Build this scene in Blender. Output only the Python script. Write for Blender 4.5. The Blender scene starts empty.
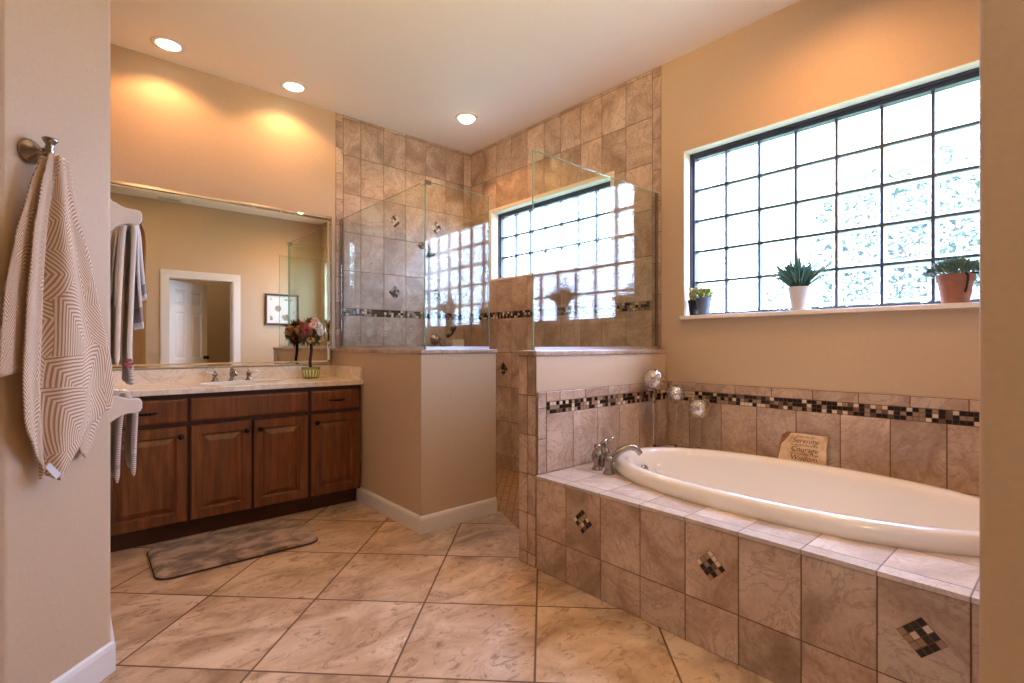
import bpy, bmesh, math, random
from mathutils import Vector, Matrix
random.seed(7)
PI = math.pi
SC = bpy.context.scene
COL = SC.collection

# ---------------------------------------------------------------- camera, exposure
FPX = 506.0
cam_d = bpy.data.cameras.new('camera')
cam_d.sensor_width = 36.0
cam_d.lens = FPX / 1024 * 36.0
cam_d.shift_y = 3.0 / 1024
cam_d.clip_start = 0.02
cam = bpy.data.objects.new('camera', cam_d)
COL.objects.link(cam)
cam.location = (0, 0, 1.15)
cam.rotation_euler = (PI / 2, 0, math.atan2(1085 - 512, FPX) - PI / 2)
SC.camera = cam
SC.view_settings.view_transform = 'Standard'
SC.view_settings.look = 'None'
SC.view_settings.gamma = 1
SC.view_settings.use_curve_mapping = False
SC.view_settings.exposure = 0.0
SC.cycles.transparent_max_bounces = 24
SC.cycles.max_bounces = 14
SC.cycles.diffuse_bounces = 6
SC.cycles.glossy_bounces = 6
SC.cycles.caustics_reflective = False
SC.cycles.caustics_refractive = False

# ---------------------------------------------------------------- daylight
SKY = 34.0
w = bpy.data.worlds.new('world')
SC.world = w
w.use_nodes = True
bg = w.node_tree.nodes['Background']
bg.inputs['Color'].default_value = (0.475, 0.61, 1.0, 1)
bg.inputs['Strength'].default_value = SKY

XW, YM, ZC = 3.03, 4.05, 3.04            # window wall, mirror wall, ceiling
W1 = (0.25, 1.735, 1.335, 2.41)          # tub window opening y0,y1,z0,z1
W2 = (2.32, 3.715, 1.765, 2.395)         # shower window opening


def portal(y0, y1, z0, z1):
    l = bpy.data.lights.new('window_portal', 'AREA')
    l.shape = 'RECTANGLE'
    l.size = z1 - z0
    l.size_y = y1 - y0
    l.cycles.is_portal = True
    o = bpy.data.objects.new('window_portal', l)
    COL.objects.link(o)
    o.location = (XW + 0.21, (y0 + y1) / 2, (z0 + z1) / 2)
    o.rotation_euler = (0, PI / 2, 0)     # light's -Z axis looks to -X


portal(*W1)
portal(*W2)
WARM = (1.0, 0.47, 0.18)
CAN_W = 21.0                               # watts of each can light


# ---------------------------------------------------------------- materials
def lin(c):
    c /= 255.0
    return c / 12.92 if c <= 0.04045 else ((c + 0.055) / 1.055) ** 2.4


def rgb(r, g, b):
    return (lin(r), lin(g), lin(b), 1)


class NT:
    """tiny node-tree helper"""
    def __init__(s, name):
        s.m = bpy.data.materials.new(name)
        s.m.use_nodes = True
        s.t = s.m.node_tree
        s.p = s.t.nodes['Principled BSDF']
        s.out = s.t.nodes['Material Output']

    def n(s, typ, **kw):
        nd = s.t.nodes.new(typ)
        for k, v in kw.items():
            setattr(nd, k, v)
        return nd

    def l(s, a, b):
        s.t.links.new(a, b)

    def val(s, sock, v):
        if hasattr(v, 'is_linked') or isinstance(v, bpy.types.NodeSocket):
            s.l(v, sock)
        else:
            sock.default_value = v

    def math(s, op, a, b=0.0, c=0.0):
        nd = s.n('ShaderNodeMath', operation=op)
        s.val(nd.inputs[0], a)
        s.val(nd.inputs[1], b)
        s.val(nd.inputs[2], c)
        return nd.outputs[0]

    def obj(s):
        return s.n('ShaderNodeTexCoord').outputs['Object']

    def noise(s, vec, scale, detail=4, rough=0.55, dist=0.0):
        nd = s.n('ShaderNodeTexNoise')
        nd.inputs['Scale'].default_value = scale
        nd.inputs['Detail'].default_value = detail
        nd.inputs['Roughness'].default_value = rough
        nd.inputs['Distortion'].default_value = dist
        if vec is not None:
            s.l(vec, nd.inputs['Vector'])
        return nd.outputs['Fac']

    def mapping(s, vec, scale=(1, 1, 1), rot=(0, 0, 0), loc=(0, 0, 0)):
        nd = s.n('ShaderNodeMapping')
        nd.inputs['Scale'].default_value = scale
        nd.inputs['Rotation'].default_value = rot
        nd.inputs['Location'].default_value = loc
        s.l(vec, nd.inputs['Vector'])
        return nd.outputs[0]

    def ramp(s, fac, stops):
        nd = s.n('ShaderNodeValToRGB')
        e = nd.color_ramp.elements
        while len(e) < len(stops):
            e.new(0.5)
        for i, (p, c) in enumerate(stops):
            e[i].position = p
            e[i].color = c
        s.l(fac, nd.inputs[0])
        return nd.outputs[0]

    def mix(s, fac, a, b, mode='MIX'):
        nd = s.n('ShaderNodeMix', data_type='RGBA', blend_type=mode)
        s.val(nd.inputs[0], fac)
        s.val(nd.inputs[6], a)
        s.val(nd.inputs[7], b)
        return nd.outputs[2]

    def bump(s, h, strength=0.2, dist=0.01):
        nd = s.n('ShaderNodeBump')
        nd.inputs['Strength'].default_value = strength
        nd.inputs['Distance'].default_value = dist
        s.l(h, nd.inputs['Height'])
        s.l(nd.outputs[0], s.p.inputs['Normal'])

    def set(s, **kw):
        for k, v in kw.items():
            s.val(s.p.inputs[k.replace('_', ' ')], v)
        return s


def plain(name, c, rough=0.5, metal=0.0, nz=0.0, scale=30, bump=0.0, **kw):
    t = NT(name)
    t.set(Roughness=rough, Metallic=metal, **kw)
    if nz:
        f = t.noise(t.obj(), scale, 5)
        d = tuple(v * (1 - nz) for v in c[:3]) + (1,)
        u = tuple(min(1, v * (1 + nz)) for v in c[:3]) + (1,)
        t.set(Base_Color=t.ramp(f, [(0.3, d), (0.7, u)]))
        if bump:
            t.bump(f, bump, 0.004)
    else:
        t.set(Base_Color=c)
        if bump:
            t.bump(t.noise(t.obj(), scale, 5), bump, 0.004)
    return t.m


M = {}
PAINT = rgb(201, 178, 148)
M['paint'] = plain('tan_wall_paint', PAINT, 0.55, nz=0.03, scale=90, bump=0.12)
M['ceiling'] = plain('ceiling_paint', rgb(244, 240, 232), 0.8, nz=0.02, scale=120, bump=0.08)
M['white'] = plain('white_trim_paint', rgb(232, 230, 226), 0.35)
M['cream'] = plain('cream_reveal_paint', rgb(236, 226, 204), 0.5)
M['sill'] = plain('marble_sill', rgb(244, 240, 232), 0.25, nz=0.05, scale=14)
M['grout'] = plain('tile_grout', rgb(112, 84, 58), 0.85, nz=0.12, scale=200)
M['deck_grout'] = plain('pale_deck_grout', rgb(150, 135, 130), 0.85, nz=0.08, scale=200)


def stone(name, dark, mid, light, rough=0.35, sc=3.2):
    t = NT(name)
    at = t.n('ShaderNodeAttribute', attribute_name='tid')
    off = t.n('ShaderNodeVectorMath', operation='SCALE')
    t.l(at.outputs['Vector'], off.inputs[0])
    off.inputs['Scale'].default_value = 17.0
    add = t.n('ShaderNodeVectorMath', operation='ADD')
    t.l(t.obj(), add.inputs[0])
    t.l(off.outputs[0], add.inputs[1])
    v = add.outputs[0]
    f = t.noise(v, sc, 8, 0.6, 0.9)
    base = t.ramp(f, [(0.33, dark), (0.5, mid), (0.66, light)])
    vein = t.noise(v, sc * 1.7, 6, 0.65, 2.2)
    vf = t.math('ABSOLUTE', t.math('SUBTRACT', vein, 0.5))
    vm = t.ramp(vf, [(0.0, (1, 1, 1, 1)), (0.035, (0, 0, 0, 1))])
    c = t.mix(t.math('MULTIPLY', vm, 0.6), base, dark)
    fine = t.noise(v, 60, 3)
    c = t.mix(0.18, c, t.ramp(fine, [(0.3, dark), (0.7, light)]))
    # small tone change from tile to tile
    hv = t.math('MULTIPLY_ADD', at.outputs['Fac'], 0.22, 0.89)
    tone = t.n('ShaderNodeHueSaturation')
    t.l(hv, tone.inputs['Value'])
    t.l(c, tone.inputs['Color'])
    t.set(Base_Color=tone.outputs[0], Roughness=rough)
    t.bump(fine, 0.05, 0.002)
    return t.m


M['tile'] = stone('travertine_wall_tile', rgb(144, 117, 96), rgb(193, 168, 146), rgb(220, 201, 182), 0.35, 2.7)
M['deck_tile'] = stone('pale_deck_tile', rgb(176, 158, 144), rgb(206, 192, 180), rgb(224, 213, 204), 0.3)
M['mos_dark'] = plain('dark_mosaic_chip', rgb(38, 28, 24), 0.15)
M['mos_cream'] = plain('cream_mosaic_chip', rgb(222, 205, 180), 0.3)
M['mos_tan'] = plain('tan_mosaic_chip', rgb(158, 134, 110), 0.35)
M['mos_brown'] = plain('brown_mosaic_chip', rgb(110, 84, 64), 0.3)
MOS = ['mos_dark', 'mos_cream', 'mos_tan', 'mos_brown']


def floor_mat():
    t = NT('diagonal_travertine_floor')
    o = t.obj()
    sx = t.n('ShaderNodeSeparateXYZ')
    t.l(o, sx.inputs[0])
    r2 = 1 / math.sqrt(2)
    u = t.math('DIVIDE', t.math('SUBTRACT', t.math('MULTIPLY', t.math('ADD', sx.outputs[0], sx.outputs[1]), r2), 2.226), 0.503)
    v = t.math('DIVIDE', t.math('SUBTRACT', t.math('MULTIPLY', t.math('SUBTRACT', sx.outputs[1], sx.outputs[0]), r2), 0.030), 0.499)

    def edge(q):
        return t.math('ABSOLUTE', t.math('SUBTRACT', t.math('FRACT', t.math('ADD', q, 50.5)), 0.5))
    e = t.math('MINIMUM', edge(u), edge(v))
    g = t.ramp(e, [(0.0065, (0, 0, 0, 1)), (0.0095, (1, 1, 1, 1))])
    cell = t.n('ShaderNodeCombineXYZ')
    t.l(t.math('FLOOR', u), cell.inputs[0])
    t.l(t.math('FLOOR', v), cell.inputs[1])
    wn = t.n('ShaderNodeTexWhiteNoise', noise_dimensions='3D')
    t.l(cell.outputs[0], wn.inputs['Vector'])
    off = t.n('ShaderNodeVectorMath', operation='SCALE')
    t.l(wn.outputs['Color'], off.inputs[0])
    off.inputs['Scale'].default_value = 23.0
    add = t.n('ShaderNodeVectorMath', operation='ADD')
    t.l(o, add.inputs[0])
    t.l(off.outputs[0], add.inputs[1])
    vv = t.mapping(add.outputs[0], (1.0, 1.7, 1.0), (0, 0, -0.45))
    f = t.noise(vv, 3.0, 9, 0.62, 0.8)
    base = t.ramp(f, [(0.30, rgb(146, 116, 90)), (0.47, rgb(198, 168, 136)), (0.64, rgb(226, 202, 174))])
    f2 = t.noise(vv, 11.0, 8, 0.72, 1.2)
    blot = t.ramp(f2, [(0.54, (0, 0, 0, 1)), (0.64, (1, 1, 1, 1))])
    c = t.mix(t.math('MULTIPLY', blot, 0.7), base, rgb(126, 94, 70))
    hs = t.n('ShaderNodeHueSaturation')
    t.l(t.math('MULTIPLY_ADD', wn.outputs['Value'], 0.16, 0.92), hs.inputs['Value'])
    t.l(c, hs.inputs['Color'])
    c = t.mix(g, rgb(108, 82, 60), hs.outputs[0])
    rr = t.ramp(g, [(0, (0.8, 0.8, 0.8, 1)), (1, (0.30, 0.30, 0.30, 1))])
    t.set(Base_Color=c, Roughness=rr)
    hh = t.math('ADD', t.math('MULTIPLY', g, 1.0), t.math('MULTIPLY', f2, 0.35))
    t.bump(hh, 0.25, 0.003)
    return t.m


M['floor'] = floor_mat()


def shower_floor_mat():
    t = NT('small_shower_floor_tile')
    br = t.n('ShaderNodeTexBrick')
    t.l(t.mapping(t.obj(), (1, 1, 1), (0, 0, PI / 4)), br.inputs['Vector'])
    br.offset = 0.0
    for k, v in dict(Scale=1.0).items():
        br.inputs[k].default_value = v
    br.inputs['Brick Width'].default_value = 0.052
    br.inputs['Row Height'].default_value = 0.052
    br.inputs['Mortar Size'].default_value = 0.003
    br.inputs['Color1'].default_value = rgb(186, 152, 116)
    br.inputs['Color2'].default_value = rgb(162, 128, 94)
    br.inputs['Mortar'].default_value = rgb(116, 90, 64)
    t.set(Base_Color=br.outputs['Color'], Roughness=0.4)
    return t.m


M['shower_floor'] = shower_floor_mat()


def wood_mat():
    t = NT('brown_stained_wood')
    v = t.mapping(t.obj(), (14, 14, 1.3))
    f = t.noise(v, 2.2, 8, 0.6, 0.6)
    g = t.noise(t.mapping(t.obj(), (90, 90, 3)), 3, 4)
    c = t.ramp(f, [(0.3, rgb(88, 48, 22)), (0.55, rgb(126, 74, 36)), (0.75, rgb(148, 92, 50))])
    c = t.mix(t.math('MULTIPLY', g, 0.3), c, rgb(84, 46, 24))
    t.set(Base_Color=c, Roughness=0.33)
    t.bump(g, 0.05, 0.001)
    return t.m


M['wood'] = wood_mat()
M['wood_dark'] = plain('dark_stained_face_frame', rgb(66, 34, 18), 0.4, nz=0.15, scale=20)


def marble_mat():
    t = NT('cultured_marble')
    f = t.noise(t.mapping(t.obj(), (1, 1, 1.6), (0.2, 0.3, 0.5)), 5, 9, 0.62, 1.8)
    c = t.ramp(f, [(0.28, rgb(222, 196, 168)), (0.42, rgb(240, 226, 206)), (0.62, rgb(246, 236, 220))])
    vn = t.math('ABSOLUTE', t.math('SUBTRACT', t.noise(t.obj(), 3.3, 8, 0.6, 2.5), 0.5))
    c = t.mix(t.math('MULTIPLY', t.ramp(vn, [(0, (1, 1, 1, 1)), (0.03, (0, 0, 0, 1))]), 0.35), c, rgb(176, 146, 128))
    t.set(Base_Color=c, Roughness=0.18)
    return t.m


M['marble'] = marble_mat()
M['nickel'] = plain('brushed_nickel', rgb(160, 152, 144), 0.26, 1.0)
M['dark_nickel'] = plain('dark_aged_nickel', rgb(158, 147, 136), 0.2, 1.0)
M['bronze'] = plain('dark_bronze', rgb(46, 34, 28), 0.35, 0.9)
M['chrome'] = plain('polished_chrome', rgb(225, 226, 228), 0.08, 1.0)
M['alu'] = plain('satin_aluminium_channel', rgb(225, 226, 230), 0.3, 1.0)
M['porcelain'] = plain('white_porcelain', rgb(238, 234, 226), 0.12, Coat_Weight=0.5)
M['acrylic'] = plain('cream_tub_acrylic', rgb(240, 235, 226), 0.12, Coat_Weight=0.6)
M['frame'] = plain('dark_slate_window_frame', rgb(66, 74, 88), 0.45)
M['black'] = plain('black_plastic', rgb(24, 24, 26), 0.4)
M['black_pot'] = plain('black_nursery_pot', rgb(34, 36, 42), 0.5)
M['slate_pot'] = plain('slate_blue_pot', rgb(96, 112, 132), 0.45, nz=0.06, scale=25)
M['white_pot'] = plain('white_ceramic_pot', rgb(226, 224, 222), 0.3)
M['terracotta'] = plain('terracotta', rgb(166, 112, 88), 0.8, nz=0.12, scale=22, bump=0.1)
M['soil'] = plain('potting_soil', rgb(62, 46, 34), 0.95, nz=0.3, scale=80, bump=0.6)
M['stem'] = plain('dark_woody_stem', rgb(44, 28, 22), 0.8, nz=0.2, scale=60)
M['leaf_teal'] = plain('blue_green_grass_leaf', rgb(84, 128, 112), 0.5, nz=0.2, scale=20)
M['leaf_straw'] = plain('straw_leaf', rgb(132, 114, 62), 0.6, nz=0.15, scale=20)
M['leaf_lime'] = plain('lime_leaf', rgb(140, 160, 60), 0.5, nz=0.2, scale=40)
M['leaf_pale'] = plain('pale_variegated_leaf', rgb(206, 208, 160), 0.5, nz=0.1, scale=40)
M['leaf_grey'] = plain('grey_green_succulent', rgb(112, 140, 124), 0.5, nz=0.2, scale=30)
M['leaf_dark'] = plain('dark_silk_leaf', rgb(70, 92, 62), 0.5, nz=0.25, scale=40)
M['rose_peach'] = plain('peach_silk_petal', rgb(232, 190, 138), 0.7, nz=0.12, scale=60)
M['rose_red'] = plain('burgundy_silk_petal', rgb(168, 92, 86), 0.7, nz=0.15, scale=60)
M['rose_pink'] = plain('blush_silk_petal', rgb(232, 190, 178), 0.7, nz=0.08, scale=60)
M['rose_cream'] = plain('cream_silk_petal', rgb(240, 222, 206), 0.7, nz=0.06, scale=60)
M['tree_leaf'] = plain('outdoor_leaf', rgb(44, 76, 44), 0.6, nz=0.3, scale=5)
M['bark'] = plain('outdoor_bark', rgb(88, 74, 60), 0.9, nz=0.2, scale=20)
M['grass'] = plain('outdoor_lawn', rgb(96, 118, 62), 0.9, nz=0.2, scale=9)
M['mirror'] = plain('mirror_silver', (0.86, 0.82, 0.68, 1), 0.0, 1.0)
M['tag'] = plain('white_satin_tag', rgb(226, 228, 232), 0.4)
M['red_thread'] = plain('red_embroidery', rgb(176, 84, 84), 0.8)
M['ink'] = plain('dark_printed_ink', rgb(58, 46, 42), 0.8)
M['mat_board'] = plain('white_mat_board', rgb(226, 226, 220), 0.7)
M['pict_frame'] = plain('dark_wood_picture_frame', rgb(70, 56, 44), 0.4)
M['channel'] = plain('taupe_wall_channel', rgb(126, 108, 90), 0.45)


def panel_glass(name, tint):
    t = NT(name)
    tr = t.n('ShaderNodeBsdfTransparent')
    tr.inputs[0].default_value = tint
    gl = t.n('ShaderNodeBsdfGlossy')
    gl.inputs['Roughness'].default_value = 0.0
    ge = t.n('ShaderNodeNewGeometry')
    dt = t.n('ShaderNodeVectorMath', operation='DOT_PRODUCT')
    t.l(ge.outputs['Normal'], dt.inputs[0])
    t.l(ge.outputs['Incoming'], dt.inputs[1])
    c_ = t.math('SUBTRACT', 1.0, t.math('ABSOLUTE', dt.outputs['Value']))
    fr = t.math('MULTIPLY_ADD', t.math('POWER', c_, 5.0), 0.957, 0.043)
    mx = t.n('ShaderNodeMixShader')
    t.l(fr, mx.inputs[0])
    t.l(tr.outputs[0], mx.inputs[1])
    t.l(gl.outputs[0], mx.inputs[2])
    t.l(mx.outputs[0], t.out.inputs['Surface'])
    return t.m


M['shower_glass'] = panel_glass('clear_shower_glass', (0.93, 0.97, 0.95, 1))
def edge_glass():
    t = NT('polished_glass_edge')
    t.set(Base_Color=rgb(196, 214, 200), Roughness=0.15)
    tr = t.n('ShaderNodeBsdfTransparent')
    tr.inputs[0].default_value = (0.75, 0.88, 0.80, 1)
    mx = t.n('ShaderNodeMixShader')
    mx.inputs[0].default_value = 0.38
    t.l(tr.outputs[0], mx.inputs[1])
    t.l(t.p.outputs[0], mx.inputs[2])
    t.l(mx.outputs[0], t.out.inputs['Surface'])
    return t.m


M['glass_edge'] = edge_glass()
M['picture_glass'] = panel_glass('picture_glass', (0.98, 0.98, 0.98, 1))


def real_glass():
    t = NT('clear_blown_glass')
    t.set(Base_Color=(0.97, 0.97, 0.97, 1), Roughness=0.0, IOR=1.45, Transmission_Weight=1.0)
    return t.m


M['blown'] = real_glass()


def mercury():
    t = NT('silvered_blown_glass')
    t.set(Base_Color=(0.97, 0.97, 0.97, 1), Roughness=0.0, IOR=1.5, Transmission_Weight=1.0)
    gl = t.n('ShaderNodeBsdfGlossy')
    gl.inputs['Roughness'].default_value = 0.04
    gl.inputs['Color'].default_value = (0.9, 0.88, 0.86, 1)
    mx = t.n('ShaderNodeMixShader')
    t.l(t.ramp(t.noise(t.obj(), 16, 3), [(0.42, (0.12, 0.12, 0.12, 1)), (0.58, (0.42, 0.42, 0.42, 1))]), mx.inputs[0])
    t.l(t.p.outputs[0], mx.inputs[1])
    t.l(gl.outputs[0], mx.inputs[2])
    t.l(mx.outputs[0], t.out.inputs['Surface'])
    return t.m


M['mercury'] = mercury()


def block_glass(name, lo, hi, sc):
    """patterned glass: clear waves between pebbles that scatter the sky"""
    t = NT(name)
    o = t.obj()
    f = t.noise(o, sc, 3, 0.5, 1.4)
    fac = t.ramp(f, [(0.44, (lo, lo, lo, 1)), (0.60, (hi, hi, hi, 1))])
    tr = t.n('ShaderNodeBsdfTransparent')
    tr.inputs[0].default_value = (0.92, 0.95, 0.95, 1)
    tl = t.n('ShaderNodeBsdfTranslucent')
    tl.inputs[0].default_value = (0.9, 0.93, 0.94, 1)
    mx = t.n('ShaderNodeMixShader')
    t.l(fac, mx.inputs[0])
    t.l(tr.outputs[0], mx.inputs[1])
    t.l(tl.outputs[0], mx.inputs[2])
    gl = t.n('ShaderNodeBsdfGlossy')
    gl.inputs['Roughness'].default_value = 0.1
    m2 = t.n('ShaderNodeMixShader')
    m2.inputs[0].default_value = 0.04
    t.l(mx.outputs[0], m2.inputs[1])
    t.l(gl.outputs[0], m2.inputs[2])
    t.l(m2.outputs[0], t.out.inputs['Surface'])
    return t.m


M['block'] = block_glass('pebbled_block_glass', 0.035, 0.40, 34)
M['block_rim'] = block_glass('clear_block_rim', 0.35, 0.45, 30)


def emit(name, c, s):
    t = NT(name)
    t.set(Base_Color=(0.9, 0.9, 0.9, 1), Emission_Color=c, Emission_Strength=s)
    return t.m


M['lamp'] = emit('lit_lamp_lens', (1.0, 0.86, 0.66, 1), 9.0)


def terry(name, a, b, pattern=True, scale=1.0):
    t = NT(name)
    uv = t.n('ShaderNodeUVMap').outputs[0]
    fine = t.noise(t.obj(), 420, 2)
    if pattern:
        vo = t.n('ShaderNodeTexVoronoi', feature='F1')
        vo.inputs['Scale'].default_value = 6.0 * scale
        vo.inputs['Randomness'].default_value = 0.75
        t.l(uv, vo.inputs['Vector'])
        sep = t.n('ShaderNodeSeparateColor')
        t.l(vo.outputs['Color'], sep.inputs[0])
        ang = t.math('MULTIPLY_ADD', sep.outputs[0], 3.4, -1.7)
        dl = t.n('ShaderNodeVectorMath', operation='SUBTRACT')
        t.l(uv, dl.inputs[0])
        t.l(vo.outputs['Position'], dl.inputs[1])
        s2 = t.n('ShaderNodeSeparateXYZ')
        t.l(dl.outputs[0], s2.inputs[0])
        ca, sa = t.math('COSINE', ang), t.math('SINE', ang)
        xr = t.math('ADD', t.math('MULTIPLY', s2.outputs[0], ca), t.math('MULTIPLY', s2.outputs[1], sa))
        yr = t.math('SUBTRACT', t.math('MULTIPLY', s2.outputs[1], ca), t.math('MULTIPLY', s2.outputs[0], sa))
        bend = t.math('MULTIPLY', t.math('MULTIPLY', xr, xr), 2.5)
        q = t.math('ADD', t.math('ADD', yr, t.math('MULTIPLY', t.math('ABSOLUTE', xr), 0.8)), bend)
        q = t.math('ADD', q, t.math('MULTIPLY', t.noise(uv, 8, 2), 0.012))
        st = t.math('SINE', t.math('MULTIPLY', q, 390 * scale))
        # width of the fronds swells and fades
        fac = t.ramp(t.math('MULTIPLY_ADD', st, 0.5, 0.5), [(0.34, (0, 0, 0, 1)), (0.56, (1, 1, 1, 1))])
        c = t.mix(fac, a, b)
    else:
        c = t.mix(fine, a, b)
    t.set(Base_Color=c, Roughness=0.95, Sheen_Weight=0.3)
    t.bump(fine, 0.5, 0.003)
    return t.m


M['towel_palm'] = terry('palm_pattern_terry', rgb(178, 144, 114), rgb(236, 217, 194))
M['towel_cream'] = terry('cream_terry', rgb(240, 232, 222), rgb(248, 242, 234), False)
M['towel_white'] = terry('white_terry', rgb(244, 240, 236), rgb(250, 247, 244), False)
M['towel_band'] = terry('grey_woven_band', rgb(176, 164, 164), rgb(196, 186, 186), False)
M['towel_leafy'] = terry('grey_leaf_terry', rgb(176, 164, 160), rgb(222, 214, 212), True, 1.5)


def rug_mat():
    t = NT('mottled_rug_pile')
    f = t.noise(t.mapping(t.obj(), (1, 1.6, 1)), 7, 5, 0.6, 0.6)
    fine = t.noise(t.obj(), 260, 2)
    c = t.ramp(f, [(0.40, rgb(96, 74, 60)), (0.51, rgb(160, 132, 110)), (0.61, rgb(196, 170, 148))])
    c = t.mix(t.math('MULTIPLY', fine, 0.35), c, rgb(92, 76, 64))
    t.set(Base_Color=c, Roughness=0.95, Sheen_Weight=0.3)
    t.bump(fine, 0.9, 0.006)
    return t.m


M['rug'] = rug_mat()
M['rug_edge'] = plain('brown_rug_binding', rgb(66, 50, 42), 0.9)


def pot_stripe():
    t = NT('green_striped_pot_glaze')
    s = t.n('ShaderNodeSeparateXYZ')
    t.l(t.obj(), s.inputs[0])
    a = t.math('ARCTAN2', s.outputs[1], s.outputs[0])
    st = t.math('MULTIPLY_ADD', t.math('SINE', t.math('MULTIPLY', a, 18)), 0.5, 0.5)
    band = t.math('MULTIPLY', t.math('GREATER_THAN', s.outputs[2], 0.010), t.math('LESS_THAN', s.outputs[2], 0.066))
    f = t.math('MULTIPLY', t.ramp(st, [(0.5, (0, 0, 0, 1)), (0.62, (1, 1, 1, 1))]), band)
    t.set(Base_Color=t.mix(f, rgb(142, 158, 92), rgb(226, 230, 190)), Roughness=0.25)
    return t.m


M['pot_stripe'] = pot_stripe()


def plaque_mat():
    t = NT('aged_parchment_plaque')
    f = t.noise(t.obj(), 16, 6, 0.6, 0.5)
    t.set(Base_Color=t.ramp(f, [(0.32, rgb(186, 146, 106)), (0.5, rgb(220, 192, 158)), (0.66, rgb(232, 212, 186))]), Roughness=0.7)
    return t.m


M['plaque'] = plaque_mat()
M['plaque_edge'] = plain('rusty_plaque_stone', rgb(138, 100, 72), 0.9, nz=0.3, scale=60, bump=0.5)


def print_mat():
    t = NT('shell_watercolour_print')
    o = t.obj()
    f = t.noise(o, 9, 5, 0.6, 1.0)
    v = t.n('ShaderNodeTexVoronoi')
    v.inputs['Scale'].default_value = 9
    t.l(o, v.inputs['Vector'])
    m = t.ramp(v.outputs['Distance'], [(0.40, (1, 1, 1, 1)), (0.48, (0, 0, 0, 1))])
    c = t.ramp(f, [(0.35, rgb(120, 128, 120)), (0.5, rgb(176, 140, 110)), (0.65, rgb(150, 170, 176))])
    t.set(Base_Color=t.mix(m, rgb(226, 228, 222), c), Roughness=0.6)
    return t.m


M['print'] = print_mat()


# ---------------------------------------------------------------- mesh builder
class MB:
    def __init__(s):
        s.v, s.f, s.mi, s.tid, s.uv = [], [], [], [], None

    def quad(s, pts, mi=0, tid=0.0):
        b = len(s.v)
        s.v += [tuple(p) for p in pts]
        s.f.append(tuple(range(b, b + len(pts))))
        s.mi.append(mi)
        s.tid.append(tid)

    def faces(s, verts, faces, mi=0, tid=0.0):
        b = len(s.v)
        s.v += [tuple(p) for p in verts]
        for f in faces:
            s.f.append(tuple(b + i for i in f))
            s.mi.append(mi)
            s.tid.append(tid)
        return b

    def box(s, a, b, mi=0, tid=0.0):
        x0, y0, z0 = (min(a[i], b[i]) for i in range(3))
        x1, y1, z1 = (max(a[i], b[i]) for i in range(3))
        s.faces([(x0, y0, z0), (x1, y0, z0), (x1, y1, z0), (x0, y1, z0),
                 (x0, y0, z1), (x1, y0, z1), (x1, y1, z1), (x0, y1, z1)],
                [(0, 3, 2, 1), (4, 5, 6, 7), (0, 1, 5, 4), (1, 2, 6, 5), (2, 3, 7, 6), (3, 0, 4, 7)], mi, tid)
        return s

    def prism(s, poly, h0, h1, fn=lambda a, b, h: (a, b, h), mi=0):
        n = len(poly)
        v = [fn(a, b, h0) for a, b in poly] + [fn(a, b, h1) for a, b in poly]
        f = [tuple(range(n - 1, -1, -1)), tuple(range(n, 2 * n))]
        f += [(i, (i + 1) % n, n + (i + 1) % n, n + i) for i in range(n)]
        s.faces(v, f, mi)
        return s

    def lathe(s, prof, c=(0, 0, 0), axis=(0, 0, 1), seg=24, mi=0, squash=1.0):
        """prof = [(r, h)...]; r = 0 closes"""
        ax = Vector(axis).normalized()
        q = Vector((0, 0, 1)).rotation_difference(ax)
        c = Vector(c)
        b = len(s.v)
        rings = []
        for r, h in prof:
            if r <= 1e-6:
                s.v.append(tuple(c + q @ Vector((0, 0, h))))
                rings.append([len(s.v) - 1])
            else:
                ring = []
                for k in range(seg):
                    a = 2 * PI * k / seg
                    s.v.append(tuple(c + q @ Vector((r * math.cos(a), r * math.sin(a) * squash, h))))
                    ring.append(len(s.v) - 1)
                rings.append(ring)
        for A, B in zip(rings, rings[1:]):
            if len(A) == 1 and len(B) == 1:
                continue
            for k in range(seg):
                j = (k + 1) % seg
                if len(A) == 1:
                    f = (A[0], B[j], B[k])
                elif len(B) == 1:
                    f = (A[k], A[j], B[0])
                else:
                    f = (A[k], A[j], B[j], B[k])
                s.f.append(f)
                s.mi.append(mi)
                s.tid.append(0.0)
        return s

    def tube(s, path, rad, seg=12, mi=0, cap=True):
        pts = [Vector(p) for p in path]
        n = len(pts)
        if not isinstance(rad, (list, tuple)):
            rad = [rad] * n
        up = None
        rings = []
        for i, p in enumerate(pts):
            d = (pts[min(i + 1, n - 1)] - pts[max(i - 1, 0)]).normalized()
            if up is None:
                up = d.orthogonal().normalized()
            else:
                up = (up - d * up.dot(d)).normalized()
            sd = d.cross(up)
            ring = []
            for k in range(seg):
                a = 2 * PI * k / seg
                s.v.append(tuple(p + (up * math.cos(a) + sd * math.sin(a)) * rad[i]))
                ring.append(len(s.v) - 1)
            rings.append(ring)
        for A, B in zip(rings, rings[1:]):
            for k in range(seg):
                j = (k + 1) % seg
                s.f.append((A[k], A[j], B[j], B[k]))
                s.mi.append(mi)
                s.tid.append(0.0)
        if cap:
            s.f.append(tuple(reversed(rings[0])))
            s.f.append(tuple(rings[-1]))
            s.mi += [mi, mi]
            s.tid += [0.0, 0.0]
        return s

    def grid(s, fn, nu, nv, mi=0, uvfn=None):
        b = len(s.v)
        for j in range(nv + 1):
            for i in range(nu + 1):
                s.v.append(tuple(fn(i / nu, j / nv)))
        for j in range(nv):
            for i in range(nu):
                a = b + j * (nu + 1) + i
                s.f.append((a, a + 1, a + nu + 2, a + nu + 1))
                s.mi.append(mi)
                s.tid.append(0.0)
        return s


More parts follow.
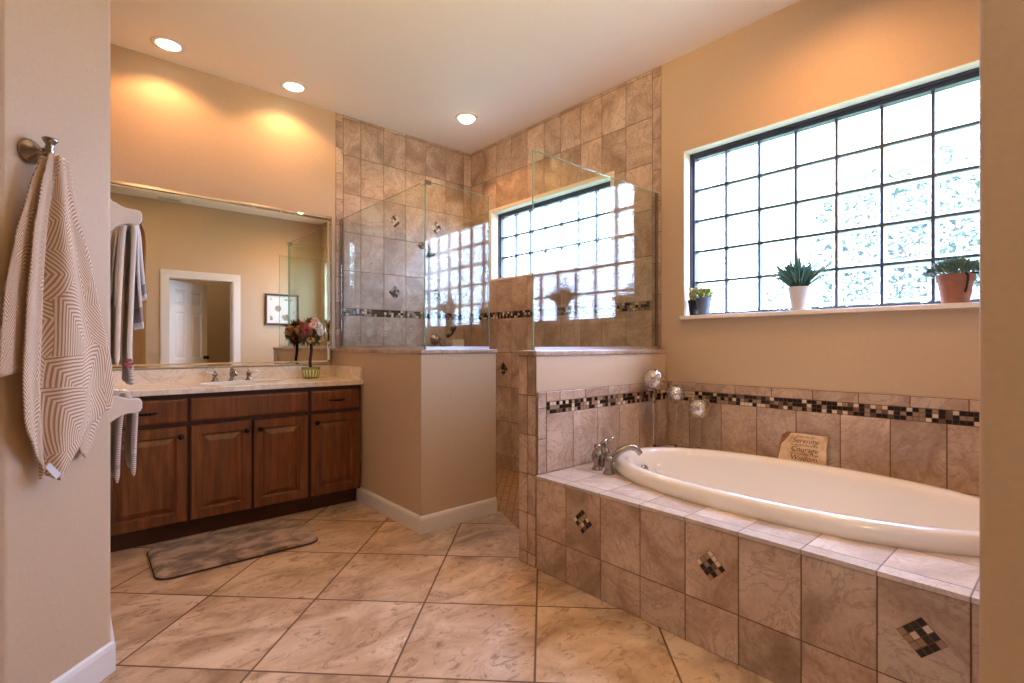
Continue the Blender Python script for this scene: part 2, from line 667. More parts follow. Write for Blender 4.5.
def smooth_path(pts, n=6):
    """Catmull-Rom through pts"""
    P = [Vector(p) for p in pts]
    P = [P[0] * 2 - P[1]] + P + [P[-1] * 2 - P[-2]]
    out = []
    for i in range(1, len(P) - 2):
        for k in range(n):
            t = k / n
            a, b, c, d = P[i - 1], P[i], P[i + 1], P[i + 2]
            out.append(0.5 * ((2 * b) + (c - a) * t + (2 * a - 5 * b + 4 * c - d) * t * t + (3 * b - a - 3 * c + d) * t ** 3))
    out.append(P[-2])
    return out


ORIG = {}


def obj(name, mb, mats, parent=None, loc=None, smooth=False, bevel=0.0, sub=0, solid=0.0, uv=None, fix=True, seg=2, merge=False):
    """link the builder's world-space shape as ONE mesh object"""
    base = Vector(ORIG[parent.name]) if parent is not None else Vector(loc or (0, 0, 0))
    me = bpy.data.meshes.new(name)
    me.from_pydata([tuple(Vector(p) - base) for p in mb.v], [], mb.f)
    if not isinstance(mats, (list, tuple)):
        mats = [mats]
    for m in mats:
        me.materials.append(m)
    me.polygons.foreach_set('material_index', mb.mi)
    at = me.attributes.new('tid', 'FLOAT', 'FACE')
    at.data.foreach_set('value', mb.tid)
    if uv:
        ul = me.uv_layers.new(name='UVMap')
        for lp in me.loops:
            ul.data[lp.index].uv = uv[lp.vertex_index]
    if fix or merge:
        bm = bmesh.new()
        bm.from_mesh(me)
        if merge:
            bmesh.ops.remove_doubles(bm, verts=bm.verts, dist=1e-5)
        bmesh.ops.recalc_face_normals(bm, faces=bm.faces)
        bm.to_mesh(me)
        bm.free()
    if smooth:
        me.polygons.foreach_set('use_smooth', [True] * len(me.polygons))
    me.update()
    o = bpy.data.objects.new(name, me)
    COL.objects.link(o)
    if parent is not None:
        o.parent = parent
        ORIG[o.name] = tuple(base)
    else:
        o.location = base
        ORIG[o.name] = tuple(base)
    if solid:
        md = o.modifiers.new('solid', 'SOLIDIFY')
        md.thickness = solid
        md.offset = 0
    if bevel:
        md = o.modifiers.new('bevel', 'BEVEL')
        md.width = bevel
        md.segments = seg
        md.limit_method = 'ANGLE'
        md.angle_limit = math.radians(40)
    if sub:
        md = o.modifiers.new('sub', 'SUBSURF')
        md.levels = sub
        md.render_levels = sub
    if smooth and (bevel or not sub):
        md = o.modifiers.new('wn', 'WEIGHTED_NORMAL') if bevel else None
    return o


def thing(name, label, cat, loc, group=None):
    o = bpy.data.objects.new(name, None)
    COL.objects.link(o)
    o.location = loc
    o.empty_display_size = 0.05
    ORIG[o.name] = tuple(loc)
    tag(o, label, cat, group)
    return o


def tag(o, label, cat, group=None):
    o['label'] = label
    o['category'] = cat
    if group:
        o['group'] = group
    return o


def struct(name, mb, mats, **kw):
    o = obj(name, mb, mats, **kw)
    o['kind'] = 'structure'
    return o


# ---------------------------------------------------------------- plane frames for tile panels
class Frame:
    """u, v run along the plane, n points to the room"""
    def __init__(s, fn):
        s.fn = fn


F_BACK = lambda off: (lambda u, v, n=0.0: (u, YM - off - n, v))             # mirror wall, u = x
F_RIGHT = lambda off: (lambda u, v, n=0.0: (XW - off - n, u, v))            # window wall, u = y
F_X = lambda x, sgn: (lambda u, v, n=0.0: (x + sgn * n, u, v))
F_Y = lambda y, sgn: (lambda u, v, n=0.0: (u, y + sgn * n, v))
F_Z = lambda z: (lambda u, v, n=0.0: (u, v, z + n))


def tile(mb, fr, u0, v0, u1, v1, g=0.0022, t=0.006, ch=0.0018, mi=0, gmi=1):
    """one wall tile with its share of grout, chamfered"""
    if u1 - u0 < 0.004 or v1 - v0 < 0.004:
        return
    id_ = random.random()
    mb.quad([fr(u0, v0, t * 0.55), fr(u1, v0, t * 0.55), fr(u1, v1, t * 0.55), fr(u0, v1, t * 0.55)], gmi, id_)
    a0, b0, a1, b1 = u0 + g, v0 + g, u1 - g, v1 - g
    A = [(a0, b0), (a1, b0), (a1, b1), (a0, b1)]
    c0 = [fr(u, v, 0) for u, v in A]
    c1 = [fr(u, v, t - ch * 0.6) for u, v in A]
    B = [(a0 + ch, b0 + ch), (a1 - ch, b0 + ch), (a1 - ch, b1 - ch), (a0 + ch, b1 - ch)]
    c2 = [fr(u, v, t) for u, v in B]
    fs = [(8, 9, 10, 11)]
    for k in range(4):
        j = (k + 1) % 4
        fs += [(k, j, 4 + j, 4 + k), (4 + k, 4 + j, 8 + j, 8 + k)]
    mb.faces(c0 + c1 + c2, fs, mi, id_)


def tile_grid(mb, fr, us, vs, skip=None, **kw):
    for a, b in zip(us, us[1:]):
        for c, d in zip(vs, vs[1:]):
            if skip and skip(a, c, b, d):
                continue
            tile(mb, fr, a, c, b, d, **kw)


def cut_grid(mb, fr, us, vs, hole, **kw):
    """tiles cut round a rectangular hole (u0,u1,v0,v1)"""
    h0, h1, k0, k1 = hole
    for a, b in zip(us, us[1:]):
        for c, d in zip(vs, vs[1:]):
            if b <= h0 or a >= h1 or d <= k0 or c >= k1:
                tile(mb, fr, a, c, b, d, **kw)
                continue
            A, B = max(a, h0), min(b, h1)
            if A > a:
                tile(mb, fr, a, c, A, d, **kw)
            if B < b:
                tile(mb, fr, B, c, b, d, **kw)
            if k0 > c:
                tile(mb, fr, A, c, B, k0, **kw)
            if k1 < d:
                tile(mb, fr, A, k1, B, d, **kw)


def mosaic_band(mb, fr, u0, u1, v0, v1, rows=3, t=0.0065):
    h = (v1 - v0) / rows
    n = max(1, round((u1 - u0) / (h * 1.15)))
    wd = (u1 - u0) / n
    mb.quad([fr(u0, v0, t * 0.6), fr(u1, v0, t * 0.6), fr(u1, v1, t * 0.6), fr(u0, v1, t * 0.6)], 4)
    for i in range(n):
        for j in range(rows):
            mi = random.choices([0, 1, 2, 3], [0.42, 0.2, 0.24, 0.14])[0]
            g = 0.0016
            a, b, c, d = u0 + i * wd + g, u0 + (i + 1) * wd - g, v0 + j * h + g, v0 + (j + 1) * h - g
            P = [fr(a, c, t), fr(b, c, t), fr(b, d, t), fr(a, d, t)]
            Q = [fr(a, c, 0), fr(b, c, 0), fr(b, d, 0), fr(a, d, 0)]
            mb.faces(P + Q, [(0, 1, 2, 3)] + [(k, (k + 1) % 4, 4 + (k + 1) % 4, 4 + k) for k in range(4)], mi)


MOSM = [M[k] for k in MOS] + [M['grout']]


def diamond(name, fr, u, v, half, parent, t=0.0075):
    """rotated 4 x 4 mosaic inset, centre u, v; half = half diagonal"""
    mb = MB()
    e = half / 4
    R = lambda p, q: (u + (p - q) * e / 2 * 1.0, v + (p + q) * e / 2)
    o = [R(-4, -4), R(4, -4), R(4, 4), R(-4, 4)]
    mb.quad([fr(a, b, t * 0.9) for a, b in o], 4)
    mb.faces([fr(a, b, t * 0.9) for a, b in o] + [fr(a, b, 0) for a, b in o],
             [(k, (k + 1) % 4, 4 + (k + 1) % 4, 4 + k) for k in range(4)], 4)
    for i in range(4):
        for j in range(4):
            mi = random.choices([0, 1, 2, 3], [0.45, 0.2, 0.25, 0.1])[0]
            g = 0.12
            c = [(-4 + 2 * i + g, -4 + 2 * j + g), (-2 + 2 * i - g, -4 + 2 * j + g), (-2 + 2 * i - g, -2 + 2 * j - g), (-4 + 2 * i + g, -2 + 2 * j - g)]
            mb.quad([fr(*R(p, q), t) for p, q in c], mi)
    return obj(name, mb, MOSM, parent, fix=True)


# ================================================================ THE ROOM
# floor, ceiling
struct('floor', MB().box((-1.7, -2.1, -0.08), (3.25, 4.2, 0)), M['floor'])
struct('ceiling', MB().box((-1.7, -2.1, ZC), (3.25, 4.2, ZC + 0.08)), M['ceiling'])
fs = MB()
fs.prism([(1.98, 2.0), (3.025, 2.0), (3.025, 4.045), (1.79, 4.045), (1.79, 2.83), (2.245, 2.83), (2.245, 2.66)], 0.001, 0.004)
struct('floor_shower', fs, M['shower_floor'])

# mirror wall
wb = struct('wall_back', MB().box((0.0, YM, 0), (XW + 0.2, YM + 0.1, ZC)), M['paint'])
fr = F_BACK(0.0)
t_ = MB()
us = [1.717, 1.87, 2.081, 2.297, 2.506, 2.728, 2.939, XW]
vs_hi = [1.45, 1.762, 2.08, 2.40, 2.714, 3.018, ZC]
vs_lo = [0.0, 0.13, 0.445, 0.76, 1.075, 1.39]
tile_grid(t_, fr, us, vs_hi)
tile_grid(t_, fr, us, vs_lo)
pz = [2.977 - 0.212 * k for k in range(15)]
pz = [ZC] + [p for p in pz if p > 1.125] + [1.125]
tile_grid(t_, fr, [1.654, 1.717], pz[::-1])
obj('shower_wall_tile', t_, [M['tile'], M['grout']], wb)
mb = MB()
mosaic_band(mb, fr, 1.717, XW - 0.007, 1.39, 1.45)
obj('mosaic_band', mb, MOSM, wb)
for u, v in ((2.189, 2.244), (2.617, 2.248), (2.189, 1.61), (2.617, 1.61)):
    diamond('mosaic_diamond', fr, u, v, 0.062, wb)


# window wall with two openings
def wall_with_holes(mb, x0, x1, y0, y1, z0, z1, holes):
    y = y0
    for (h0, h1, k0, k1) in sorted(holes):
        mb.box((x0, y, z0), (x1, h0, z1))
        mb.box((x0, h0, z0), (x1, h1, k0))
        mb.box((x0, h0, k1), (x1, h1, z1))
        y = h1
    mb.box((x0, y, z0), (x1, y1, z1))


mb = MB()
wall_with_holes(mb, XW, XW + 0.2, -0.06, YM, 0, ZC, [W1, W2])
wr = struct('wall_right', mb, M['paint'])
fr = F_RIGHT(0.0)
t_ = MB()
us = sorted([YM - 0.008, 3.862, 3.65, 3.438, 3.226, 3.016, 2.826, 2.615, 2.404, 2.187, 1.968], reverse=False)
cut_grid(t_, fr, us, vs_hi, W2)
tile_grid(t_, fr, us, vs_lo)
tile_grid(t_, fr, [1.9, 1.968], [p for p in pz[::-1]])
obj('shower_wall_tile', t_, [M['tile'], M['grout']], wr)
mb = MB()
mosaic_band(mb, fr, 1.968, YM - 0.01, 1.39, 1.45)
obj('mosaic_band', mb, MOSM, wr)
for u, v in ((3.545, 0.925), (2.93, 0.925), (2.30, 0.925)):
    diamond('mosaic_diamond', fr, u, v, 0.062, wr)
# tub splash on the window wall
fr = F_RIGHT(0.004)
t_ = MB()
b0 = 0.417 - 0.212 * 2
cols = [0.085] + [0.417 - 0.212 + 0.2125 * k for k in range(8)] + [1.848]
cols = [c for c in cols if c <= 1.85]
tile_grid(t_, fr, cols, [0.482, 0.787])
cols = [0.085] + [0.342 - 0.2105 + 0.2105 * k for k in range(9)]
cols = [c for c in cols if 0.08 < c < 1.83] + [1.848]
tile_grid(t_, fr, cols, [0.85, 0.905])
obj('splash_tile', t_, [M['tile'], M['grout']], wr)
mb = MB()
mosaic_band(mb, fr, 0.085, 1.845, 0.787, 0.85)
obj('mosaic_band', mb, MOSM, wr)


# entry wall with the arch and the door opening (seen in the mirror)
YA0, YA1 = -0.06, 0.08
AX0, AX1, ASP, ATOP = -0.31, 0.775, 2.50, 2.98
DX0, DX1, DZ = 1.02, 1.79, 2.05
mb = MB()
mb.box((-1.6, YA0, 0), (AX0, YA1, ZC))
N = 28
xs = [AX0 + (AX1 - AX0) * (1 - math.cos(PI * i / N)) / 2 for i in range(N + 1)]
zt = lambda x: ASP + (ATOP - ASP) * math.sqrt(max(0, 1 - ((x - (AX0 + AX1) / 2) / ((AX1 - AX0) / 2)) ** 2))
for a, b in zip(xs, xs[1:]):
    mb.faces([(a, YA0, zt(a)), (b, YA0, zt(b)), (b, YA1, zt(b)), (a, YA1, zt(a)), (a, YA0, ZC), (b, YA0, ZC), (b, YA1, ZC), (a, YA1, ZC)],
             [(0, 3, 2, 1), (4, 5, 6, 7), (0, 1, 5, 4), (2, 3, 7, 6)])
rr = 0.010
poly = [(AX1, YA0)] + [(AX1 + rr - rr * math.cos(k * PI / 16), YA1 - rr + rr * math.sin(k * PI / 16)) for k in range(9)] + [(DX0, YA1), (DX0, YA0)]
mb.prism(poly, 0, ASP)
mb.box((AX1, YA0, ASP), (DX0, YA1, ZC))
mb.box((DX0, YA0, DZ), (DX1, YA1, ZC))
mb.box((DX1, YA0, 0), (XW, YA1, ZC))
wf = struct('wall_front', mb, M['paint'])

# left wall block with its 45 degree end
poly = [(0.12, YM), (0.12, 2.272), (-0.132, 2.02), (-1.6, 2.02), (-1.6, 2.14), (-0.18, 2.14), (0.0, 2.32), (0.0, YM)]
wl = struct('wall_left', MB().prism(poly, 0, ZC), M['paint'], bevel=0.012, seg=3)
struct('wall_entry', MB().box((-1.7, -2.0, 0), (-1.6, 2.14, ZC)), M['paint'])
struct('wall_hall', MB().box((-1.6, -2.1, 0), (XW + 0.2, -2.0, ZC)), M['paint'])
struct('wall_closet', MB().box((0.90, -2.0, 0), (0.98, YA0, ZC)).box((2.4, -2.0, 0), (2.48, YA0, ZC)), M['paint'])

# half walls
HX = 1.625
CAPZ = 1.118
mb = MB().box((HX, 2.675, 0), (HX + 0.14, YM, 1.09)).box((HX + 0.14, 2.675, 0), (2.215, 2.815, 1.09))
wv = struct('wall_vanity_side', mb, M['paint'])
t_ = MB()
tile_grid(t_, F_X(HX + 0.14, 1), [2.815, 3.03, 3.24, 3.45, 3.66, 3.87, YM], vs_lo[:-2] + [1.09])
tile_grid(t_, F_Y(2.815, 1), [HX + 0.14, 1.9, 2.1, 2.215], vs_lo[:-2] + [1.09])
tile_grid(t_, F_X(2.215, 1), [2.675, 2.745, 2.815], [0.004, 0.065, 0.27, 0.475, 0.68, 0.885, 1.09])
obj('shower_side_tile', t_, [M['tile'], M['grout']], wv)
mb = MB().box((HX - 0.008, 2.667, 1.09), (HX + 0.148, YM - 0.008, CAPZ)).box((HX + 0.148, 2.667, 1.09), (2.227, 2.823, CAPZ))
obj('cap_tile', mb, M['tile'], wv, bevel=0.006)

PX0, PY0, PY1 = 1.815, 1.865, 1.995
wp = struct('wall_tub_side', MB().box((PX0, PY0, 0), (XW, PY1, 1.09)), M['paint'])
t_ = MB()
er = [0.004, 0.065, 0.27, 0.475, 0.68, 0.885, 1.09]
tile_grid(t_, F_X(PX0, -1), [PY0, PY0 + 0.062, PY1], er)
tile_grid(t_, F_Y(PY1, 1), [PX0, 2.0, 2.212, 2.424, 2.636, 2.848, XW], vs_lo[:-2] + [1.09])
fy = F_Y(PY0 - 0.004, -1)
tile_grid(t_, fy, [PX0, 1.878], [0.482, 0.66, 0.82, 0.905])
tile_grid(t_, fy, [1.878, 2.086, 2.297, 2.502, 2.708, 2.915, XW - 0.004], [0.482, 0.787])
tile_grid(t_, fy, [1.878, 1.98, 2.187, 2.394, 2.60, 2.807, XW - 0.004], [0.85, 0.905])
tile_grid(t_, fy, [1.878, 1.879], [0.79, 0.8])
obj('partition_tile', t_, [M['tile'], M['grout']], wp)
mb = MB()
mosaic_band(mb, fy, 1.878, XW - 0.006, 0.787, 0.85)
obj('mosaic_band', mb, MOSM, wp)
obj('cap_tile', MB().box((PX0 - 0.012, PY0 - 0.008, 1.09), (XW - 0.01, PY1 + 0.008, CAPZ)), M['tile'], wp, bevel=0.006)


# baseboards
def baseboard(name, pts, closed=False):
    """pts: polyline on the floor, room on its left"""
    prof = [(0, 0), (0.014, 0), (0.014, 0.085), (0.010, 0.098), (0.004, 0.105), (0, 0.105)]
    P = [Vector((x, y)) for x, y in pts]
    nrm = []
    for i in range(len(P)):
        ds = []
        if i > 0:
            ds.append((P[i] - P[i - 1]).normalized())
        if i < len(P) - 1:
            ds.append((P[i + 1] - P[i]).normalized())
        ns = [Vector((-d.y, d.x)) for d in ds]
        m = sum(ns, Vector((0, 0)))
        m.normalize()
        m /= max(0.4, m.dot(ns[0]))
        nrm.append(m)
    mb = MB()
    n = len(prof)
    vs = []
    for p, m in zip(P, nrm):
        for d, h in prof:
            q = p + m * d
            vs.append((q.x, q.y, h))
    f = []
    for i in range(len(P) - 1):
        for k in range(n):
            j = (k + 1) % n
            f.append((i * n + k, i * n + j, (i + 1) * n + j, (i + 1) * n + k))
    f.append(tuple(range(n)))
    f.append(tuple(reversed(range((len(P) - 1) * n, len(P) * n))))
    mb.faces(vs, f)
    return struct(name, mb, M['white'])


baseboard('baseboard_partition', [(2.213, 2.675), (HX, 2.675), (HX, 3.56)][::-1][::-1] if False else [(HX, 3.555), (HX, 2.675), (2.213, 2.675)][::-1])
baseboard('baseboard_left', [(-1.6, 2.02), (-0.132, 2.02), (0.12, 2.272), (0.12, 3.54)][::-1])
baseboard('baseboard_front', [(AX0, YA1), (-1.6, YA1)][::-1])


# ---------------------------------------------------------------- windows
def window(name, W, ncol, nrow):
    y0, y1, z0, z1 = W
    mb = MB()
    x0, x1 = XW + 0.085, XW + 0.14
    e, et = 0.030, 0.040
    mb.box((x0, y0, z0), (x1, y0 + e, z1)).box((x0, y1 - e, z0), (x1, y1, z1))
    mb.box((x0, y0 + e, z1 - et), (x1, y1 - e, z1)).box((x0, y0 + e, z0), (x1, y1 - e, z0 + e * 0.7))
    q = 0.016                                                  # stepped outer lip
    mb.box((x0 - 0.014, y0, z0), (x0, y0 + q, z1)).box((x0 - 0.014, y1 - q, z0), (x0, y1, z1)).box((x0 - 0.014, y0 + q, z1 - q), (x0, y1 - q, z1))
    root = struct(name, mb, M['frame'], loc=None, bevel=0.002)
    a0, a1, b0, b1 = y0 + e, y1 - e, z0 + e * 0.7, z1 - et
    m2 = MB()
    t = 0.0068
    for k in range(1, ncol):
        y = a0 + (a1 - a0) * k / ncol
        m2.box((x0 + 0.012, y - t, b0), (x1 - 0.008, y + t, b1))
    for k in range(1, nrow):
        z = b0 + (b1 - b0) * k / nrow
        m2.box((x0 + 0.0125, a0, z - t), (x1 - 0.0085, a1, z + t))
    obj('muntin_grid', m2, M['frame'], root)
    p = MB()
    xp = x0 + 0.03
    for i in range(ncol):
        for j in range(nrow):
            ya, yb = a0 + (a1 - a0) * i / ncol + t, a0 + (a1 - a0) * (i + 1) / ncol - t
            za, zb = b0 + (b1 - b0) * j / nrow + t, b0 + (b1 - b0) * (j + 1) / nrow - t
            w_ = 0.016
            O = [(xp, ya, za), (xp, yb, za), (xp, yb, zb), (xp, ya, zb)]
            I = [(xp - 0.006, ya + w_, za + w_), (xp - 0.006, yb - w_, za + w_), (xp - 0.006, yb - w_, zb - w_), (xp - 0.006, ya + w_, zb - w_)]
            for k in range(4):
                p.quad([O[k], O[(k + 1) % 4], I[(k + 1) % 4], I[k]], 1)
            p.quad(I)
    obj('pane', p, [M['block'], M['block_rim']], root, fix=False)
    # cream plaster reveal and stone sill
    r = MB()
    q = 0.004
    r.box((XW - 0.003, y0, z1 - q), (x0, y1, z1 + 0.0)).box((XW - 0.003, y1 - q, z0), (x0, y1, z1 - q)).box((XW - 0.003, y0, z0), (x0, y0 + q, z1 - q))
    obj('reveal', r, M['cream'], root)
    return root


w1 = window('window_1', W1, 7, 5)
obj('window_sill', MB().box((XW - 0.032, W1[0] - 0.02, W1[2] - 0.022), (XW, W1[1] + 0.012, W1[2] + 0.002)).box((XW, W1[0] + 0.001, W1[2] - 0.02), (XW + 0.086, W1[1] - 0.001, W1[2] + 0.002)), M['sill'], w1, bevel=0.003)
w2 = window('window_2', W2, 7, 3)
mb = MB()
e = 0.03
mb.box((XW - 0.012, W2[0] - e, W2[3]), (XW, W2[1] + e, W2[3] + e)).box((XW - 0.012, W2[1], W2[2]), (XW, W2[1] + e, W2[3])).box((XW - 0.012, W2[0] - e, W2[2]), (XW, W2[0], W2[3]))
obj('window_casing', mb, M['cream'], w2, bevel=0.002)
obj('window_sill', MB().box((XW - 0.012, W2[0] - e, W2[2] - 0.018), (XW + 0.084, W2[1] + e, W2[2] + 0.001)), M['sill'], w2)

# ---------------------------------------------------------------- door behind the camera (seen in the mirror)
mb = MB()
cw = 0.09
for (a, b) in ((DX0 - cw, DX0 + 0.01), (DX1 - 0.01, DX1 + cw)):
    mb.box((a, YA1, 0), (b, YA1 + 0.009, DZ + cw)).box((a + 0.012, YA1 + 0.009, 0), (b - 0.03, YA1 + 0.013, DZ + 0.03))
mb.box((DX0 + 0.01, YA1, DZ - 0.01), (DX1 - 0.01, YA1 + 0.009, DZ + cw)).box((DX0 - cw + 0.012, YA1 + 0.009, DZ + 0.03), (DX1 + cw - 0.012, YA1 + 0.013, DZ + cw - 0.012))
mb.box((DX0, YA0, 0), (DX0 + 0.012, YA1, DZ)).box((DX1 - 0.012, YA0, 0), (DX1, YA1, DZ)).box((DX0, YA0, DZ - 0.012), (DX1, YA1, DZ))
dr = struct('door_1', mb, M['white'])
th = math.radians(42)
hx, hy = DX0 + 0.016, YA0 - 0.002
D2 = lambda u, n, z: (hx + u * math.cos(th) + n * math.sin(th), hy - u * math.sin(th) + n * math.cos(th), z)
mb = MB()
LW, LH, LT = 0.735, 2.025, 0.035
panels = [(0.11, 0.32, 0.22, 0.80), (0.415, 0.625, 0.22, 0.80), (0.11, 0.32, 0.95, 1.60), (0.415, 0.625, 0.95, 1.60), (0.11, 0.32, 1.70, 1.91), (0.415, 0.625, 1.70, 1.91)]
uu = sorted({0, LW, *[p[0] for p in panels], *[p[1] for p in panels]})
zz = sorted({0.012, LH, *[p[2] for p in panels], *[p[3] for p in panels]})
for a, b in zip(uu, uu[1:]):
    for c, d in zip(zz, zz[1:]):
        hit = any(abs(p[0] - a) < 1e-6 and abs(p[1] - b) < 1e-6 and abs(p[2] - c) < 1e-6 for p in panels)
        if not hit:
            mb.quad([D2(a, 0, c), D2(b, 0, c), D2(b, 0, d), D2(a, 0, d)])
        else:
            L = [(0, 0), (0.018, -0.012), (0.03, -0.012), (0.05, -0.003)]
            prev = None
            for ins, dep in L:
                ring = [D2(a + ins, dep, c + ins), D2(b - ins, dep, c + ins), D2(b - ins, dep, d - ins), D2(a + ins, dep, d - ins)]
                if prev:
                    for k in range(4):
                        mb.quad([prev[k], prev[(k + 1) % 4], ring[(k + 1) % 4], ring[k]])
                prev = ring
            mb.quad(prev)
        mb.quad([D2(a, -LT, c), D2(a, -LT, d), D2(b, -LT, d), D2(b, -LT, c)])
z0_, z1_ = 0.012, LH
mb.quad([D2(0, 0, z0_), D2(0, 0, z1_), D2(0, -LT, z1_), D2(0, -LT, z0_)])
mb.quad([D2(LW, 0, z0_), D2(LW, 0, z1_), D2(LW, -LT, z1_), D2(LW, -LT, z0_)])
mb.quad([D2(0, 0, z1_), D2(LW, 0, z1_), D2(LW, -LT, z1_), D2(0, -LT, z1_)])
mb.quad([D2(0, 0, z0_), D2(LW, 0, z0_), D2(LW, -LT, z0_), D2(0, -LT, z0_)])
leaf = obj('door_leaf', mb, M['white'], dr, merge=True)
ax = Vector(D2(0, 1, 0)) - Vector(D2(0, 0, 0))
mb = MB().lathe([(0.026, 0), (0.026, 0.006), (0.011, 0.01), (0.010, 0.03), (0.024, 0.038), (0.028, 0.05), (0.022, 0.062), (0, 0.066)], D2(0.68, 0, 0.96), ax)
obj('door_knob', mb, M['bronze'], leaf, smooth=True)
for z in (0.25, 1.0, 1.8):
    obj('hinge', MB().tube([(hx - 0.002, hy + 0.008, z - 0.045), (hx - 0.002, hy + 0.008, z + 0.045)], 0.007), M['bronze'], leaf)

# ================================================================ VANITY
VX0, VX1 = 0.124, 1.62
YF = 3.49                                   # door faces
van = thing('vanity_cabinet', 'long brown wood bathroom vanity cabinet under the marble counter', 'cabinet', (0.87, 3.78, 0))
mb = MB().box((VX0, YF + 0.022, 0.10), (VX1, YM - 0.002, 0.86))
obj('body', mb, M['wood_dark'], van, bevel=0.002)
obj('toe_kick', MB().box((VX0 + 0.01, YF + 0.075, 0.0), (VX1 - 0.01, YM - 0.01, 0.10)), M['wood_dark'], van)


def loops_panel(mb, x0, x1, z0, z1, loops, y=YF + 0.021):
    prev = None
    for ins, dep in loops:
        ring = [(x0 + ins, y - dep, z0 + ins), (x1 - ins, y - dep, z0 + ins), (x1 - ins, y - dep, z1 - ins), (x0 + ins, y - dep, z1 - ins)]
        if prev is None:
            mb.quad(ring)
        else:
            for k in range(4):
                mb.quad([prev[k], prev[(k + 1) % 4], ring[(k + 1) % 4], ring[k]])
        prev = ring
    mb.quad(prev)


def knob(x, z, parent):
    mb = MB().lathe([(0.008, 0), (0.007, 0.008), (0.006, 0.012), (0.015, 0.018), (0.0165, 0.023), (0.013, 0.029), (0, 0.031)], (x, YF, z), (0, -1, 0), 18)
    obj('knob', mb, M['bronze'], parent, smooth=True)


DOOR_L = [(0, 0), (0, 0.016), (0.004, 0.0205), (0.052, 0.0205), (0.057, 0.010), (0.066, 0.006), (0.094, 0.0185), (0.098, 0.0195)]
DRAW_L = [(0, 0), (0, 0.013), (0.004, 0.017), (0.012, 0.0205)]
for (x0, x1, ks) in ((0.140, 0.537, 'r'), (0.556, 0.886, 'r'), (0.898, 1.236, 'l'), (1.258, 1.606, 'l')):
    mb = MB()
    loops_panel(mb, x0, x1, 0.112, 0.668, DOOR_L)
    d = obj('door', mb, M['wood'], van, merge=True)
    knob(x1 - 0.033 if ks == 'r' else x0 + 0.033, 0.612, d)
for (x0, x1, nm) in ((0.140, 0.537, 'drawer'), (0.556, 1.236, 'false_drawer_front'), (1.258, 1.606, 'drawer')):
    mb = MB()
    loops_panel(mb, x0, x1, 0.694, 0.832, DRAW_L)
    d = obj(nm, mb, M['wood'], van, merge=True)
    if nm == 'drawer':
        xc = (x0 + x1) / 2
        pts = smooth_path([(xc - 0.052, YF, 0.762), (xc - 0.05, YF - 0.018, 0.762), (xc - 0.02, YF - 0.026, 0.760), (xc, YF - 0.027, 0.760), (xc + 0.02, YF - 0.026, 0.760), (xc + 0.05, YF - 0.018, 0.762), (xc + 0.052, YF, 0.762)], 5)
        m_ = MB().tube(pts, [0.006 if 8 < i < len(pts) - 8 else 0.0048 for i in range(len(pts))], 10)
        for sx in (-0.018, 0, 0.018):
            m_.lathe([(0.0, -0.006), (0.0085, -0.004), (0.0085, 0.004), (0, 0.006)], (xc + sx, YF - 0.027, 0.760), (1, 0, 0), 12)
        obj('pull_handle', m_, M['bronze'], d, smooth=True)

# counter with a moulded oval basin
CT = thing('countertop', 'cream cultured marble countertop with moulded oval sink on the vanity', 'countertop', (0.87, 3.76, 0.862))
CX0, CX1, CY0, CY1, CZ0, CZ1 = 0.122, 1.623, 3.462, YM - 0.001, 0.8615, 0.895
SX, SY, SA, SB = 0.885, 3.735, 0.245, 0.172


def rect_ring(cx, cy, rx0, ry0, rx1, ry1, a, b, n=64, ex=2.0):
    inn, out = [], []
    angs = [2 * PI * k / n for k in range(n)]
    for c in ((rx0, ry0), (rx1, ry0), (rx1, ry1), (rx0, ry1)):
        t = math.atan2(c[1] - cy, c[0] - cx) % (2 * PI)
        k = min(range(len(angs)), key=lambda q: abs(angs[q] - t))
        angs[k] = t
    for t in angs:
        ct, st = math.cos(t), math.sin(t)
        r = (abs(ct / a) ** ex + abs(st / b) ** ex) ** (-1 / ex)
        inn.append((cx + r * ct, cy + r * st))
        k = min([(rx1 - cx) / ct if ct > 1e-9 else 9e9, (rx0 - cx) / ct if ct < -1e-9 else 9e9,
                 (ry1 - cy) / st if st > 1e-9 else 9e9, (ry0 - cy) / st if st < -1e-9 else 9e9])
        out.append((cx + k * ct, cy + k * st))
    return inn, out


inn, out = rect_ring(SX, SY, CX0, CY0, CX1, CY1, SA, SB)
n = len(inn)
mb = MB()
v = [(x, y, CZ1) for x, y in out] + [(x, y, CZ1) for x, y in inn] + [(x, y, CZ0) for x, y in out] + [(x, y, CZ0) for x, y in inn]
f = []
for k in range(n):
    j = (k + 1) % n
    f += [(k, j, n + j, n + k), (2 * n + k, 3 * n + k, 3 * n + j, 2 * n + j), (k, 2 * n + k, 2 * n + j, j)]
mb.faces(v, f)
obj('slab', mb, M['marble'], CT, bevel=0.004)
mb = MB()
rings = []
for sc_, z in ((1.03, CZ1 + 0.001), (1.015, CZ1 + 0.004), (1.0, CZ1 + 0.001), (0.965, CZ1 - 0.02), (0.90, CZ1 - 0.06), (0.75, CZ1 - 0.10), (0.45, CZ1 - 0.125), (0.1, CZ1 - 0.13)):
    rings.append([(SX + SA * sc_ * math.cos(2 * PI * k / 48), SY + SB * sc_ * math.sin(2 * PI * k / 48), z) for k in range(48)])
v = [p for r in rings for p in r]
f = [(i * 48 + k, i * 48 + (k + 1) % 48, (i + 1) * 48 + (k + 1) % 48, (i + 1) * 48 + k) for i in range(len(rings) - 1) for k in range(48)]
f.append(tuple(range((len(rings) - 1) * 48, len(rings) * 48)))
mb.faces(v, f)
bas = obj('sink_basin', mb, M['porcelain'], CT, smooth=True)
obj('drain', MB().lathe([(0.024, 0), (0.024, 0.004), (0.018, 0.006), (0, 0.005)], (SX, SY, CZ1 - 0.129)), M['nickel'], bas, smooth=True)
